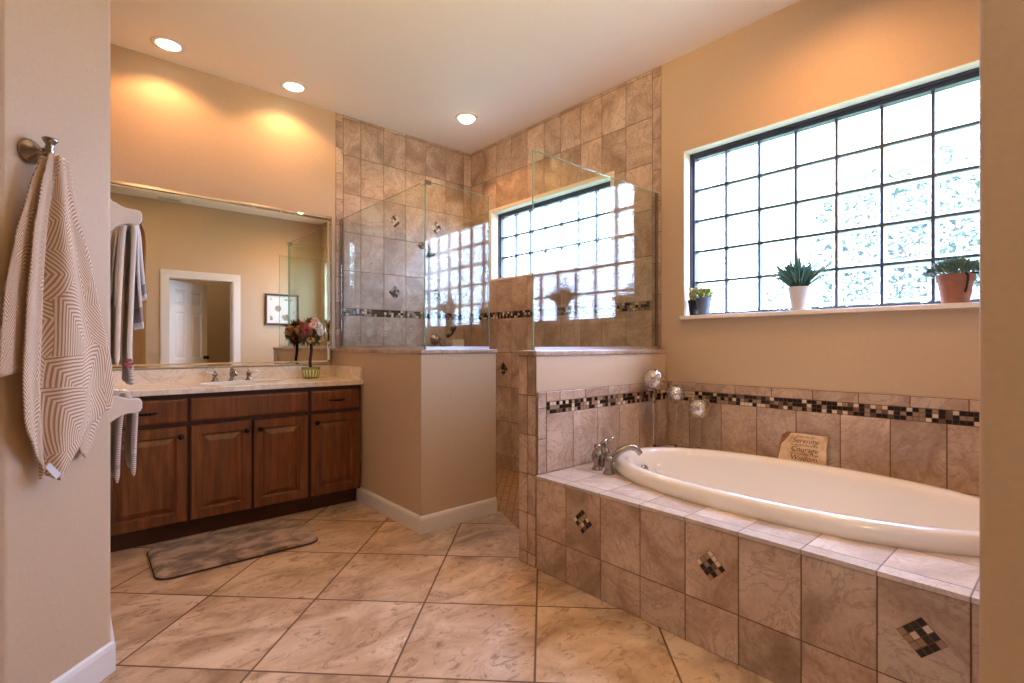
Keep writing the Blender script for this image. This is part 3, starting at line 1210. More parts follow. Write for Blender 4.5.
obj('backsplash', MB().box((CX0, YM - 0.022, CZ1 - 0.002), (CX1 - 0.02, YM - 0.001, 0.985)), M['marble'], CT, bevel=0.003)
obj('side_splash', MB().box((CX1 - 0.022, CY0 + 0.012, CZ1 - 0.002), (CX1, YM - 0.001, 0.985)), M['marble'], CT, bevel=0.003)

# widespread faucet
FX, FY = 0.875, 3.945
fa = thing('sink_faucet', 'aged nickel widespread faucet with white lever handles on the marble counter', 'faucet', (FX, FY, CZ1))
mb = MB().lathe([(0.026, 0), (0.027, 0.006), (0.019, 0.014), (0.014, 0.03), (0.018, 0.042), (0.016, 0.06), (0.012, 0.07), (0.016, 0.078), (0.008, 0.09), (0.010, 0.096), (0, 0.102)], (FX, FY, CZ1))
mb.tube(smooth_path([(FX, FY, CZ1 + 0.055), (FX, FY - 0.04, CZ1 + 0.075), (FX, FY - 0.085, CZ1 + 0.072), (FX, FY - 0.115, CZ1 + 0.048)], 6), [0.011] * 10 + [0.010] * 9)
obj('spout', mb, M['dark_nickel'], fa, smooth=True)
for s_ in (-1, 1):
    hx_ = FX + s_ * 0.106
    mb = MB().lathe([(0.025, 0), (0.026, 0.006), (0.017, 0.014), (0.012, 0.035), (0.017, 0.046), (0.015, 0.058), (0.008, 0.064), (0.008, 0.074), (0, 0.08)], (hx_, FY, CZ1))
    h_ = obj('handle', mb, M['dark_nickel'], fa, smooth=True)
    mb = MB().tube([(hx_ + s_ * 0.004, FY - 0.003, CZ1 + 0.055), (hx_ + s_ * 0.03, FY - 0.01, CZ1 + 0.062), (hx_ + s_ * 0.06, FY - 0.016, CZ1 + 0.068)], [0.006, 0.0085, 0.0105])
    h = obj('porcelain_lever', mb, M['porcelain'], h_, smooth=True)
    h['label'] = 'white porcelain lever'

# wall mirror with bevelled mirror strips
MX0, MX1, MZ0, MZ1 = 0.124, 1.618, 0.988, 2.185
mir = thing('wall_mirror', 'wide wall mirror with a slim mirrored border above the vanity counter', 'mirror', ((MX0 + MX1) / 2, YM, MZ0))
b_ = 0.034
obj('mirror_glass', MB().box((MX0 + b_, YM - 0.008, MZ0 + b_), (MX1 - b_, YM - 0.001, MZ1 - b_)), M['mirror'], mir)


def strip(x0, x1, z0, z1, horiz):
    mb = MB()
    y0, y1, y2 = YM - 0.001, YM - 0.010, YM - 0.020
    c = 0.012
    if horiz:
        lo = [(x0, y0, z0), (x1, y0, z0), (x1, y0, z1), (x0, y0, z1)]
    else:
        lo = [(x0, y0, z0), (x1, y0, z0), (x1, y0, z1), (x0, y0, z1)]
    md = [(x, y1, z) for x, _, z in lo]
    hi = [(x0 + c, y2, z0 + c), (x1 - c, y2, z0 + c), (x1 - c, y2, z1 - c), (x0 + c, y2, z1 - c)]
    fs_ = [(0, 1, 2, 3), (8, 9, 10, 11)]
    for k in range(4):
        j = (k + 1) % 4
        fs_ += [(k, j, 4 + j, 4 + k), (4 + k, 4 + j, 8 + j, 8 + k)]
    mb.faces(lo + md + hi, fs_)
    return mb


obj('bevel_strip', strip(MX0, MX1, MZ1 - b_, MZ1, True), M['mirror'], mir)
obj('bevel_strip', strip(MX0, MX1, MZ0, MZ0 + b_, True), M['mirror'], mir)
obj('bevel_strip', strip(MX1 - b_, MX1, MZ0 + b_, MZ1 - b_, False), M['mirror'], mir)
obj('bevel_strip', strip(MX0, MX0 + b_, MZ0 + b_, MZ1 - b_, False), M['mirror'], mir)

# ================================================================ SHOWER GLASS
GX, GY, GT = HX + 0.075, 2.745, 0.010
GZ0, GZ1 = 1.122, 2.175


def glass_panel(label, p0, p1, clampat=None, wallend=None):
    """upright pane from p0 to p1 (x, y) on the cap"""
    a, b = Vector(p0), Vector(p1)
    d = (b - a).normalized()
    nn = Vector((-d.y, d.x)) * GT / 2
    root = thing('shower_glass_panel', label, 'glass panel', ((a.x + b.x) / 2, (a.y + b.y) / 2, CAPZ), None)
    mb = MB()
    poly = [(a - nn), (b - nn), (b + nn), (a + nn)]
    mb.prism([(p.x, p.y) for p in poly], GZ0, GZ1)
    g = obj('glass', mb, M['shower_glass'], root)
    ed = MB()
    pl = [a - nn, b - nn, b + nn, a + nn]
    ed.prism([(p.x, p.y) for p in pl], GZ1 + 0.0002, GZ1 + 0.0035)
    for e0, sg in ((a, -1), (b, 1)):
        if wallend is not None and (e0 - Vector(wallend)).length < 0.05:
            continue
        pl = [e0 - nn + d * sg * 0.0002, e0 + nn + d * sg * 0.0002, e0 + nn + d * sg * 0.004, e0 - nn + d * sg * 0.004]
        ed.prism([(p.x, p.y) for p in pl], GZ0, GZ1 + 0.005)
    obj('polished_edge', ed, M['glass_edge'], root)
    n2 = nn * 2.0
    mb = MB()
    for s_ in (1, -1):
        pl = [a + n2 * s_, b + n2 * s_, b + nn * 1.15 * s_, a + nn * 1.15 * s_]
        mb.prism([(p.x, p.y) for p in pl], CAPZ, CAPZ + 0.019)
    obj('bottom_channel', mb, M['alu'], root)
    if wallend is not None:
        w_ = Vector(wallend)
        e_ = w_ - d * 0.012 if (w_ - b).length < (w_ - a).length else w_ + d * 0.012
        mb = MB()
        for s_ in (1, -1):
            pl = [w_ + n2 * s_, e_ + n2 * s_, e_ + nn * 1.15 * s_, w_ + nn * 1.15 * s_]
            mb.prism([(p.x, p.y) for p in pl], CAPZ + 0.019, GZ1 + 0.002)
        obj('wall_channel', mb, M['channel'], root)
    return root


gA = glass_panel('clear shower glass panel on the half wall beside the mirror', (GX, YM - 0.014), (GX, GY + 0.011), wallend=(GX, YM - 0.008))
gB = glass_panel('clear shower glass return panel facing the room, beside the entry gap', (GX - 0.004, GY), (2.205, GY))
gC = glass_panel('clear shower glass panel standing on the tub partition', (1.855, 1.93), (XW - 0.016, 1.93), wallend=(XW - 0.009, 1.93))
mb = MB().box((GX - 0.017, GY - 0.017, GZ1 - 0.022), (GX + 0.03, GY - 0.0052, GZ1 + 0.006)).box((GX - 0.017, GY - 0.0052, GZ1 - 0.022), (GX - 0.0052, GY + 0.03, GZ1 + 0.006)).box((GX - 0.017, GY - 0.017, GZ1 + 0.0005), (GX + 0.03, GY + 0.03, GZ1 + 0.006))
obj('corner_clamp', mb, M['chrome'], gA, bevel=0.002)

# ================================================================ TUB
TX, DZ_ = 1.807, 0.48
deck = thing('tub_surround', 'travertine tiled tub surround with mosaic diamond insets along its front', 'tub surround', (2.42, 0.97, 0))
DY0, DY1 = 0.084, PY0 - 0.006
mb = MB().box((TX + 0.008, DY0, 0.0), (TX + 0.05, DY1, 0.462)).box((TX + 0.05, DY0, 0), (XW - 0.012, DY0 + 0.02, 0.462))
obj('core', mb, M['grout'], deck)
ycols = [DY0, 0.201, 0.409, 0.616, 0.822, 1.030, 1.236, 1.446, 1.655, DY1]
t_ = MB()
tile_grid(t_, F_X(TX + 0.007, -1), ycols, [0.0, 0.179, 0.464], t=0.007)
fs_ = obj('front_tile', t_, [M['tile'], M['grout']], deck)
for y in (1.549, 0.926, 0.305):
    diamond('mosaic_diamond', F_X(TX + 0.007, -1), y, 0.325, 0.058, deck, 0.0085)
# deck top, cut round the tub
TCX, TCY, TA, TB, TEX = 2.42, 0.917, 0.826, 0.437, 2.25      # centre, half length (y), half width (x)


def in_tub(x, y, k):
    return (abs((x - TCX) / (TB * k)) ** TEX + abs((y - TCY) / (TA * k)) ** TEX) < 1


t_ = MB()
xc = [TX - 0.006, TX + 0.055, 2.07, 2.28, 2.49, 2.70, 2.91, XW - 0.008]
for a, b in zip(xc, xc[1:]):
    for c, d in zip(ycols, ycols[1:]):
        id_ = random.random()
        g = 0.0022
        x0, x1, y0, y1 = a + g, b - g, c + g, d - g
        nx, ny = max(1, round((x1 - x0) / 0.0125)), max(1, round((y1 - y0) / 0.0125))
        if a == xc[0]:
            x0 = a
            nx = 1
        for i in range(nx):
            for j in range(ny):
                p, q = x0 + (x1 - x0) * i / nx, x0 + (x1 - x0) * (i + 1) / nx
                r, s_ = y0 + (y1 - y0) * j / ny, y0 + (y1 - y0) * (j + 1) / ny
                if not in_tub((p + q) / 2, (r + s_) / 2, 0.955):
                    t_.quad([(p, r, DZ_), (q, r, DZ_), (q, s_, DZ_), (p, s_, DZ_)], 0, id_)
        if a == xc[0]:
            t_.quad([(a, y0, DZ_), (a, y1, DZ_), (a, y1, DZ_ - 0.015), (a, y0, DZ_ - 0.015)], 0, id_)
            t_.quad([(a, c, DZ_ - 0.015), (a, d, DZ_ - 0.015), (a + 0.03, d, DZ_ - 0.015), (a + 0.03, c, DZ_ - 0.015)], 0, id_)
            t_.quad([(a + 0.001, c, DZ_ - 0.0008), (a + 0.001, d, DZ_ - 0.0008), (a + 0.001, d, DZ_ - 0.015), (a + 0.001, c, DZ_ - 0.015)], 1, id_)
        nx, ny = max(1, round((b - a) / 0.0125)), max(1, round((d - c) / 0.0125))
        for i in range(nx):
            for j in range(ny):
                p, q = a + 0.0012 + (b - a) * i / nx, a + (b - a) * (i + 1) / nx
                r, s_ = c + (d - c) * j / ny, c + (d - c) * (j + 1) / ny
                if not in_tub((p + q) / 2, (r + s_) / 2, 0.955):
                    t_.quad([(p, r, DZ_ - 0.0012), (q, r, DZ_ - 0.0012), (q, s_, DZ_ - 0.0012), (p, s_, DZ_ - 0.0012)], 1, id_)
o = obj('deck_tile', t_, [M['deck_tile'], M['deck_grout']], deck, fix=False)
o['label'] = 'pale shiny deck tile'

tub = thing('bathtub', 'cream white oval drop-in bathtub set in the tiled deck', 'bathtub', (TCX, TCY, DZ_))


def sell(off, z, n=96, dy=0.0):
    a, b = TB - off, TA - off * 1.0
    pts = []
    for k in range(n):
        t = 2 * PI * k / n
        ct, st = math.cos(t), math.sin(t)
        r = (abs(ct / a) ** TEX + abs(st / b) ** TEX) ** (-1 / TEX)
        pts.append((TCX + r * ct, TCY + dy + r * st, z))
    return pts


prof = [(0.004, 0.4805), (0.0, 0.488), (-0.003, 0.505), (-0.001, 0.522), (0.006, 0.537), (0.018, 0.547), (0.034, 0.551), (0.052, 0.549), (0.066, 0.542), (0.076, 0.528), (0.082, 0.505), (0.088, 0.46), (0.10, 0.36), (0.115, 0.26), (0.14, 0.17), (0.19, 0.115), (0.26, 0.095), (0.34, 0.09)]
v, f = [], []
for off, z in prof:
    v += sell(off, z)
n = 96
for i in range(len(prof) - 1):
    for k in range(n):
        f.append((i * n + k, i * n + (k + 1) % n, (i + 1) * n + (k + 1) % n, (i + 1) * n + k))
f.append(tuple(range((len(prof) - 1) * n, len(prof) * n)))
mb = MB()
mb.faces(v, f)
shell = obj('shell', mb, M['acrylic'], tub, smooth=True)
TE = TCY + TA
ov = Vector((2.43, TE - 0.108, 0.442))
obj('overflow_drain', MB().lathe([(0.034, 0), (0.034, 0.008), (0.026, 0.014), (0.012, 0.016), (0, 0.016)], ov, (0, -1, 0.15)), M['dark_nickel'], tub, smooth=True)
for jx, jz in ((2.55, 0.435), (2.24, 0.42)):
    obj('jet', MB().lathe([(0.028, 0), (0.028, 0.006), (0.02, 0.012), (0.012, 0.008), (0, 0.008)], (jx, TE - 0.123, jz), (0 if jx < 2.4 else -0.25, -1, 0.1)), M['acrylic'], tub, smooth=True)

# roman tub filler
fx_, fy_ = 2.112, 1.634
tf = thing('tub_faucet', 'brushed nickel arched tub faucet on the deck by the partition', 'faucet', (2.12, 1.70, DZ_))
mb = MB().lathe([(0.030, 0), (0.031, 0.006), (0.023, 0.014), (0.019, 0.03), (0.021, 0.055), (0.024, 0.075), (0.019, 0.09), (0, 0.095)], (fx_, fy_, DZ_))
sp = smooth_path([(fx_, fy_, DZ_ + 0.06), (fx_ + 0.032, fy_ - 0.028, DZ_ + 0.105), (fx_ + 0.066, fy_ - 0.059, DZ_ + 0.134), (fx_ + 0.100, fy_ - 0.090, DZ_ + 0.134), (fx_ + 0.122, fy_ - 0.110, DZ_ + 0.104)], 7)
mb.tube(sp, [0.020 - 0.006 * i / (len(sp) - 1) for i in range(len(sp))], 14)
obj('spout', mb, M['dark_nickel'], tf, smooth=True)
for (hx_, hy_) in ((2.137, 1.728), (2.222, 1.748)):
    mb = MB().lathe([(0.030, 0), (0.031, 0.006), (0.021, 0.014), (0.018, 0.03), (0.030, 0.055), (0.033, 0.075), (0.024, 0.10), (0.014, 0.11), (0.020, 0.122), (0.018, 0.134), (0, 0.14)], (hx_, hy_, DZ_))
    h_ = obj('handle', mb, M['dark_nickel'], tf, smooth=True)
    mb = MB().tube([(hx_, hy_, DZ_ + 0.122), (hx_ + 0.03, hy_ - 0.015, DZ_ + 0.145), (hx_ + 0.05, hy_ - 0.022, DZ_ + 0.155)], [0.010, 0.008, 0.012])
    obj('lever', mb, M['dark_nickel'], h_, smooth=True)


# stemmed glass candle holders in the corner
def goblet(x, y, zc, r, label):
    zt_ = zc - r * 0.82
    root = thing('glass_candle_holder', label, 'candle holder', (x, y, DZ_), 'stemmed glass candle holders in the tub corner')
    h = zt_ - DZ_
    prof = [(0, 0.0), (0.048, 0.0), (0.050, 0.004), (0.030, 0.010), (0.010, 0.018), (0.0075, 0.03)]
    nb = max(3, int(h / 0.035))
    z = 0.03
    while z < h * 0.55:
        prof.append((0.0072, z))
        z += 0.03
    for k in range(4):
        zz_ = h * 0.60 + k * (h * 0.34 / 4)
        prof += [(0.007, zz_), (0.014, zz_ + h * 0.04), (0.007, zz_ + h * 0.08)]
    prof += [(0.016, h + 0.002), (0.0, h + 0.006)]
    prof.sort(key=lambda p: p[1])
    obj('stem', MB().lathe(prof, (x, y, DZ_ + 0.0005), seg=20), M['blown'], root, smooth=True)
    bowl = []
    m_ = 14
    for k in range(m_ + 1):
        a = -PI / 2 + 0.22 + (PI * 0.80) * k / m_
        bowl.append((r * math.cos(a), r * math.sin(a) + r * 0.82 + h + 0.004))
    inner = [(max(0.0, p[0] - 0.003), p[1] + (0.003 if i == 0 else 0)) for i, p in enumerate(bowl)][::-1]
    pr = [(0, bowl[0][1])] + bowl + inner + [(0, inner[-1][1])]
    obj('bowl', MB().lathe(pr, (x, y, DZ_), seg=32), M['mercury'], root, smooth=True)
    c = MB().lathe([(0, 0), (0.024, 0), (0.025, 0.002), (0.025, 0.026), (0.021, 0.028), (0, 0.024)], (x, y, DZ_ + h + 0.012 + r * 0.06), seg=20)
    c_ = obj('candle', c, M['chrome'], root, smooth=True)
    c_['label'] = 'shiny metal candle cup'


goblet(2.755, 1.778, 0.930, 0.066, 'tallest of the three stemmed glass candle holders in the tub corner')
goblet(2.855, 1.690, 0.838, 0.056, 'middle height stemmed glass candle holder in the tub corner')
goblet(2.890, 1.555, 0.755, 0.063, 'shortest stemmed glass candle holder, in front of the window-side tile')

# prayer plaque leaning on the splash tile
pq = thing('serenity_plaque', 'small parchment coloured prayer plaque leaning on the tile behind the tub', 'plaque', (2.962, 1.01, DZ_ + 0.001))
ln = math.radians(16)
yaw = 0.0
U = Vector((0, -1, 0))                                     # reading direction, camera sees it left to right
V = Vector((math.sin(ln), 0.0, math.cos(ln)))
Nn = U.cross(V).normalized()
if Nn.x > 0:
    Nn = -Nn
P0 = Vector((2.952, 1.125, DZ_ + 0.0045))
pl = lambda u, v, n=0.0: P0 + U * u + V * v + Nn * n
W_, H_ = 0.235, 0.185
outl = [(0, 0), (W_, 0), (W_ + 0.002, 0.06), (W_ - 0.004, 0.12), (W_, H_), (0.12, H_ + 0.002), (0.055, H_), (0.035, 0.15), (0.012, 0.12), (0.004, 0.06)]
mb = MB()
mb.prism(outl, 0.0, 0.012, lambda a, b, h: tuple(pl(a, b, h)))
slab = obj('tablet', mb, M['plaque'], pq, bevel=0.002)
back = [(-0.006, 0), (0.10, 0), (0.10, H_ + 0.002), (0.03, H_ + 0.006), (0.006, 0.17), (-0.002, 0.10)]
mb = MB()
mb.prism(back, -0.010, 0.0, lambda a, b, h: tuple(pl(a, b, h)))
o = obj('broken_edge_backing', mb, M['plaque_edge'], pq)
o['label'] = 'rough rusty brown edge'


def text_mesh(name, body, size, place, mat, parent, shear=0.25, sx=1.0):
    """lettering as a flat mesh, placed with place(u, v)"""
    cu = bpy.data.curves.new('lettering', 'FONT')
    cu.body = body
    cu.size = size
    cu.shear = shear
    cu.align_x = 'CENTER'
    cu.resolution_u = 3
    to = bpy.data.objects.new('lettering', cu)
    COL.objects.link(to)
    bpy.context.view_layer.update()
    dg = bpy.context.evaluated_depsgraph_get()
    me = bpy.data.meshes.new_from_object(to.evaluated_get(dg))
    mb = MB()
    mb.v = [tuple(place(p.co.x * sx, p.co.y)) for p in me.vertices]
    mb.f = [tuple(p.vertices) for p in me.polygons]
    mb.mi = [0] * len(mb.f)
    mb.tid = [0.0] * len(mb.f)
    bpy.data.objects.remove(to)
    bpy.data.curves.remove(cu)
    bpy.data.meshes.remove(me)
    return obj(name, mb, mat, parent, fix=False)


for body, size, v0 in (('Grant me the', 0.017, 0.166), ('Serenity', 0.038, 0.136), ('to accept the things', 0.017, 0.120),
                       ('Courage', 0.038, 0.089), ('to change the things', 0.017, 0.073), ('Wisdom', 0.038, 0.043)):
    text_mesh('lettering', body, size, (lambda vv: (lambda a, b: pl(0.128 + a, vv + b, 0.0127)))(v0), M['ink'], slab)

# ================================================================ SILL PLANTS
ZS = W1[2] + 0.002


def pot_mesh(x, y, z, r0, r1, h, rim=0.0, rimh=0.0):
    p = [(0, 0), (r0, 0)]
    if rim:
        p += [(r1 - rim, h - rimh), (r1, h - rimh), (r1 + 0.001, h)]
    else:
        p += [(r1, h)]
    p += [(r1 - 0.005, h), (r1 - 0.008, h - 0.012), (0, h - 0.012)]
    return MB().lathe(p, (x, y, z), seg=28)


def leaf_blade(mb, base, az, length, wid, rise, droop, mi=0, n=6):
    b = Vector(base)
    dx, dy = math.cos(az), math.sin(az)
    ph = 0.9 * math.sin(az * 37.0 + length * 91.0)
    tang = Vector((dx * rise, dy * rise, 1.0 - rise * 0.5)).normalized()
    sd = Vector((-dy, dx, 0))
    sd = (sd * math.cos(ph) + tang.cross(sd) * (math.sin(ph) if abs(math.sin(ph)) > 0.5 else 0.7)).normalized()
    prev = None
    for k in range(n + 1):
        t = k / n
        p = b + Vector((dx * length * t * rise, dy * length * t * rise, length * (t * (1.15 - rise * 0.5) - droop * t * t)))
        wv_ = wid * (1 - t) ** 0.45 * (0.6 + 0.4 * min(1, t * 5))
        a, c = p - sd * wv_, p + sd * wv_
        if prev:
            if k == n:
                mb.faces([prev[0], prev[1], p], [(0, 1, 2)], mi)
            else:
                mb.faces([prev[0], prev[1], c, a], [(0, 1, 2, 3)], mi)
        prev = (a, c)


def small_leaf(mb, c, d, length, wid, mi=0):
    """a folded oval leaf from c along d"""
    d = Vector(d).normalized()
    c = Vector(c)
    sd = d.cross(Vector((0, 0, 1)))
    if sd.length < 0.1:
        sd = Vector((1, 0, 0))
    sd.normalize()
    up = sd.cross(d)
    p = [c, c + d * length * 0.4 + sd * wid + up * wid * 0.3, c + d * length, c + d * length * 0.4 - sd * wid + up * wid * 0.3, c + d * length * 0.5 - up * wid * 0.15]
    mb.faces(p, [(0, 1, 4), (1, 2, 4), (2, 3, 4), (3, 0, 4)], mi)


rnd = random.Random(3)
# white pot of spiky grass
px, py = 3.052, 1.047
r_ = thing('potted_grass', 'spiky blue-green grass plant in a white pot on the window sill', 'potted plant', (px, py, ZS))
obj('saucer', MB().lathe([(0, 0), (0.050, 0), (0.058, 0.012), (0.055, 0.013), (0.048, 0.006), (0, 0.005)], (px, py, ZS)), M['white_pot'], r_, smooth=True)
obj('pot', pot_mesh(px, py, ZS + 0.006, 0.042, 0.064, 0.125), M['white_pot'], r_, smooth=True, bevel=0.002)
obj('soil', MB().lathe([(0.057, 0), (0.03, 0.004), (0, 0.005)], (px, py, ZS + 0.119)), M['soil'], r_)
g1, g2 = MB(), MB()
for k in range(300):
    a = rnd.choice([PI / 2, -PI / 2, PI]) + rnd.uniform(-0.9, 0.9)
    rr_ = rnd.uniform(0, 0.035)
    leaf_blade(g1, (px + rr_ * math.cos(a), py + rr_ * math.sin(a), ZS + 0.122), a, rnd.uniform(0.12, 0.20), 0.0058, rnd.uniform(0.1, 0.95) * (0.40 if math.cos(a) > 0 else 1.0), rnd.uniform(0.0, 0.35))
for k in range(30):
    a = rnd.choice([PI / 2, -PI / 2]) + rnd.uniform(-0.5, 0.5) if k % 4 else rnd.uniform(0, 2 * PI)
    ln_ = rnd.uniform(0.20, 0.265)
    rise = rnd.uniform(0.55, 0.85) if k % 4 else rnd.uniform(0.03, 0.14)
    leaf_blade(g2, (px, py, ZS + 0.125), a, ln_, 0.0056, rise * (0.4 if math.cos(a) > 0.3 else 1), rnd.uniform(0.05, 0.40) if k % 4 else 0.05, n=8)
obj('leaves', g1, M['leaf_teal'], r_, fix=False)
o = obj('dry_blades', g2, M['leaf_straw'], r_, fix=False)
o['label'] = 'long straw coloured blades'

# slate pot
px, py = 3.056, 1.612
r_ = thing('potted_leafy_plant', 'small lime leafed plant in a slate blue pot at the sill corner', 'potted plant', (px, py, ZS))
obj('pot', pot_mesh(px, py, ZS, 0.036, 0.050, 0.112, 0.003, 0.02), M['slate_pot'], r_, smooth=True, bevel=0.002)
g1, g2 = MB(), MB()
for k in range(150):
    a = rnd.uniform(0, 2 * PI)
    e_ = rnd.uniform(0.15, 1.3)
    d = Vector((math.cos(a) * math.cos(e_), math.sin(a) * math.cos(e_), math.sin(e_)))
    c = Vector((px, py, ZS + 0.10)) + Vector((d.x * 0.045, d.y * 0.070, d.z * 0.06)) * rnd.uniform(0.4, 1)
    small_leaf(g1 if k % 3 else g2, c, d + Vector((0, 0, 0.2)), rnd.uniform(0.026, 0.042), 0.011)
for k in range(4):
    a = (1.2, -1.4, 2.0, -2.4)[k]
    tip = Vector((px + 0.015 * math.cos(a), py + 0.055 * math.sin(a), ZS + 0.19 - 0.01 * k))
    g1.tube([(px, py, ZS + 0.10), ((px + tip.x) / 2, (py + tip.y) / 2, ZS + 0.16), tip], 0.0013, 6)
    for q in range(5):
        small_leaf(g2 if q % 2 else g1, tip, (rnd.uniform(-1, 1), rnd.uniform(-1, 1), rnd.uniform(-0.3, 1)), 0.022, 0.007)
obj('leaves', g1, M['leaf_lime'], r_, fix=False)
obj('pale_leaves', g2, M['leaf_pale'], r_, fix=False)
py2 = 1.688
r_ = thing('potted_cutting', 'slim black pot with pale cuttings wedged in the sill corner behind slate pot', 'potted plant', (3.062, py2, ZS))
obj('pot', pot_mesh(3.062, py2, ZS, 0.022, 0.032, 0.100, 0.002, 0.015), M['black_pot'], r_, smooth=True)
g1 = MB()
for k in range(80):
    a = rnd.uniform(0, 2 * PI)
    d = Vector((math.cos(a) * 0.6, math.sin(a) * 0.4, rnd.uniform(0.3, 1.2)))
    c = Vector((3.062, py2, ZS + 0.09)) + Vector((d.x * 0.03, d.y * 0.03, rnd.uniform(0, 0.075)))
    small_leaf(g1, c, d, rnd.uniform(0.022, 0.034), 0.010)
for k in range(3):
    g1.tube([(3.062, py2, ZS + 0.085), (3.062 + 0.004 * k, py2 - 0.006 + 0.006 * k, ZS + 0.165)], 0.0014, 6)
obj('leaves', g1, M['leaf_pale'], r_, fix=False)

# terracotta pot
px, py = 3.050, 0.392
r_ = thing('potted_succulent', 'grey-green trailing succulent in a terracotta pot on the sill by the entry jamb', 'potted plant', (px, py, ZS))
obj('pot', pot_mesh(px, py, ZS, 0.050, 0.070, 0.132, 0.006, 0.032), M['terracotta'], r_, smooth=True, bevel=0.002)
g1 = MB()
for k in range(560):
    a = rnd.uniform(0, 2 * PI)
    rr_ = math.sqrt(rnd.uniform(0, 1)) * 0.100
    x_, y_ = rr_ * math.cos(a) * 0.72, rr_ * math.sin(a)
    c = Vector((px + x_, py + y_, ZS + 0.132 + 0.042 * (1 - (rr_ / 0.10) ** 2) + rnd.uniform(-0.012, 0.014)))
    d = Vector((x_ * 9 + rnd.uniform(-0.5, 0.5), y_ * 9 + rnd.uniform(-0.5, 0.5), rnd.uniform(0.0, 1)))
    if d.x > 0.3:
        d.x = 0.3
    small_leaf(g1, c, d, rnd.uniform(0.026, 0.040), 0.0095)
obj('leaves', g1, M['leaf_grey'], r_, fix=False)
mb = MB()
mb.tube(smooth_path([(px - 0.046, py - 0.030, ZS + 0.135), (px - 0.062, py - 0.050, ZS + 0.12), (px - 0.064, py - 0.046, ZS + 0.07), (px - 0.061, py - 0.040, ZS + 0.045)], 5), 0.0045, 8)
mb.tube(smooth_path([(px - 0.02, py - 0.05, ZS + 0.135), (px - 0.02, py - 0.088, ZS + 0.128), (px - 0.022, py - 0.092, ZS + 0.105), (px - 0.024, py - 0.079, ZS + 0.085)], 5), 0.0032, 8)
o = obj('trailing_stem', mb, M['stem'], r_, smooth=True)

# ================================================================ FLOWER TOPIARY
fx_, fy_ = 1.397, 3.885
r_ = thing('flower_topiary', 'silk rose topiary in a green and white striped pot on the counter', 'flower arrangement', (fx_, fy_, CZ1 + 0.0005))
z0_ = CZ1 + 0.0005
mb = MB().lathe([(0, 0), (0.047, 0), (0.053, 0.004), (0.066, 0.034), (0.069, 0.058), (0.066, 0.074), (0.068, 0.084), (0.061, 0.084), (0.058, 0.068), (0, 0.068)], (fx_, fy_, z0_), seg=36)
obj('pot', mb, M['pot_stripe'], r_, smooth=True)
mb = MB()
for k in range(60):
    a = rnd.uniform(0, 2 * PI)
    q = rnd.uniform(0, 0.045)
    small_leaf(mb, (fx_ + q * math.cos(a), fy_ + q * math.sin(a), z0_ + 0.070), (math.cos(a), math.sin(a), 0.6), 0.02, 0.005)
obj('moss', mb, M['soil'], r_, fix=False)
mb = MB().tube(smooth_path([(fx_, fy_, z0_ + 0.055), (fx_ - 0.006, fy_, z0_ + 0.13), (fx_ + 0.003, fy_, z0_ + 0.21), (fx_, fy_, z0_ + 0.30)], 5), 0.011, 10)
obj('stem', mb, M['stem'], r_, smooth=True)
HC = Vector((fx_, fy_, z0_ + 0.345))
mb = MB()
for k in range(230):
    d = Vector((rnd.gauss(0, 1), rnd.gauss(0, 1), rnd.gauss(0, 1))).normalized()
    c = HC + Vector((d.x * 0.07, d.y * 0.07, d.z * 0.085)) * rnd.uniform(0.5, 1.0)
    small_leaf(mb, c, d + Vector((0, 0, -0.35)), rnd.uniform(0.03, 0.055), 0.011)
obj('foliage', mb, M['leaf_dark'], r_, fix=False)


def rose(c, d, r):
    mb = MB()
    d = Vector(d).normalized()
    q = Vector((0, 0, 1)).rotation_difference(d)
    c = Vector(c)
    for ring, (np_, rad, lift, curl) in enumerate(((3, 0.28, 0.75, 0.05), (5, 0.55, 0.55, 0.14), (6, 0.82, 0.25, 0.25), (7, 1.0, -0.05, 0.32))):
        for k in range(np_):
            a0 = 2 * PI * k / np_ + ring * 0.6

            def fn(u, v, a0=a0, rad=rad, lift=lift, curl=curl, np_=np_):
                a = a0 + (u - 0.5) * 2 * PI / np_ * 1.5 * (0.35 + 0.65 * math.sin(PI * min(1, v * 0.8 + 0.1)))
                rr_ = r * (0.1 + (rad - 0.1) * v + curl * max(0, v - 0.6)) * (1 - 0.10 * (2 * u - 1) ** 2)
                z = r * (-0.15 + (lift + 0.15) * math.sin(v * PI / 2) - curl * max(0, v - 0.7) * 1.5 - 0.10 * (2 * u - 1) ** 2 * v)
                return c + q @ Vector((rr_ * math.cos(a), rr_ * math.sin(a), z))
            mb.grid(fn, 4, 4)
    return mb


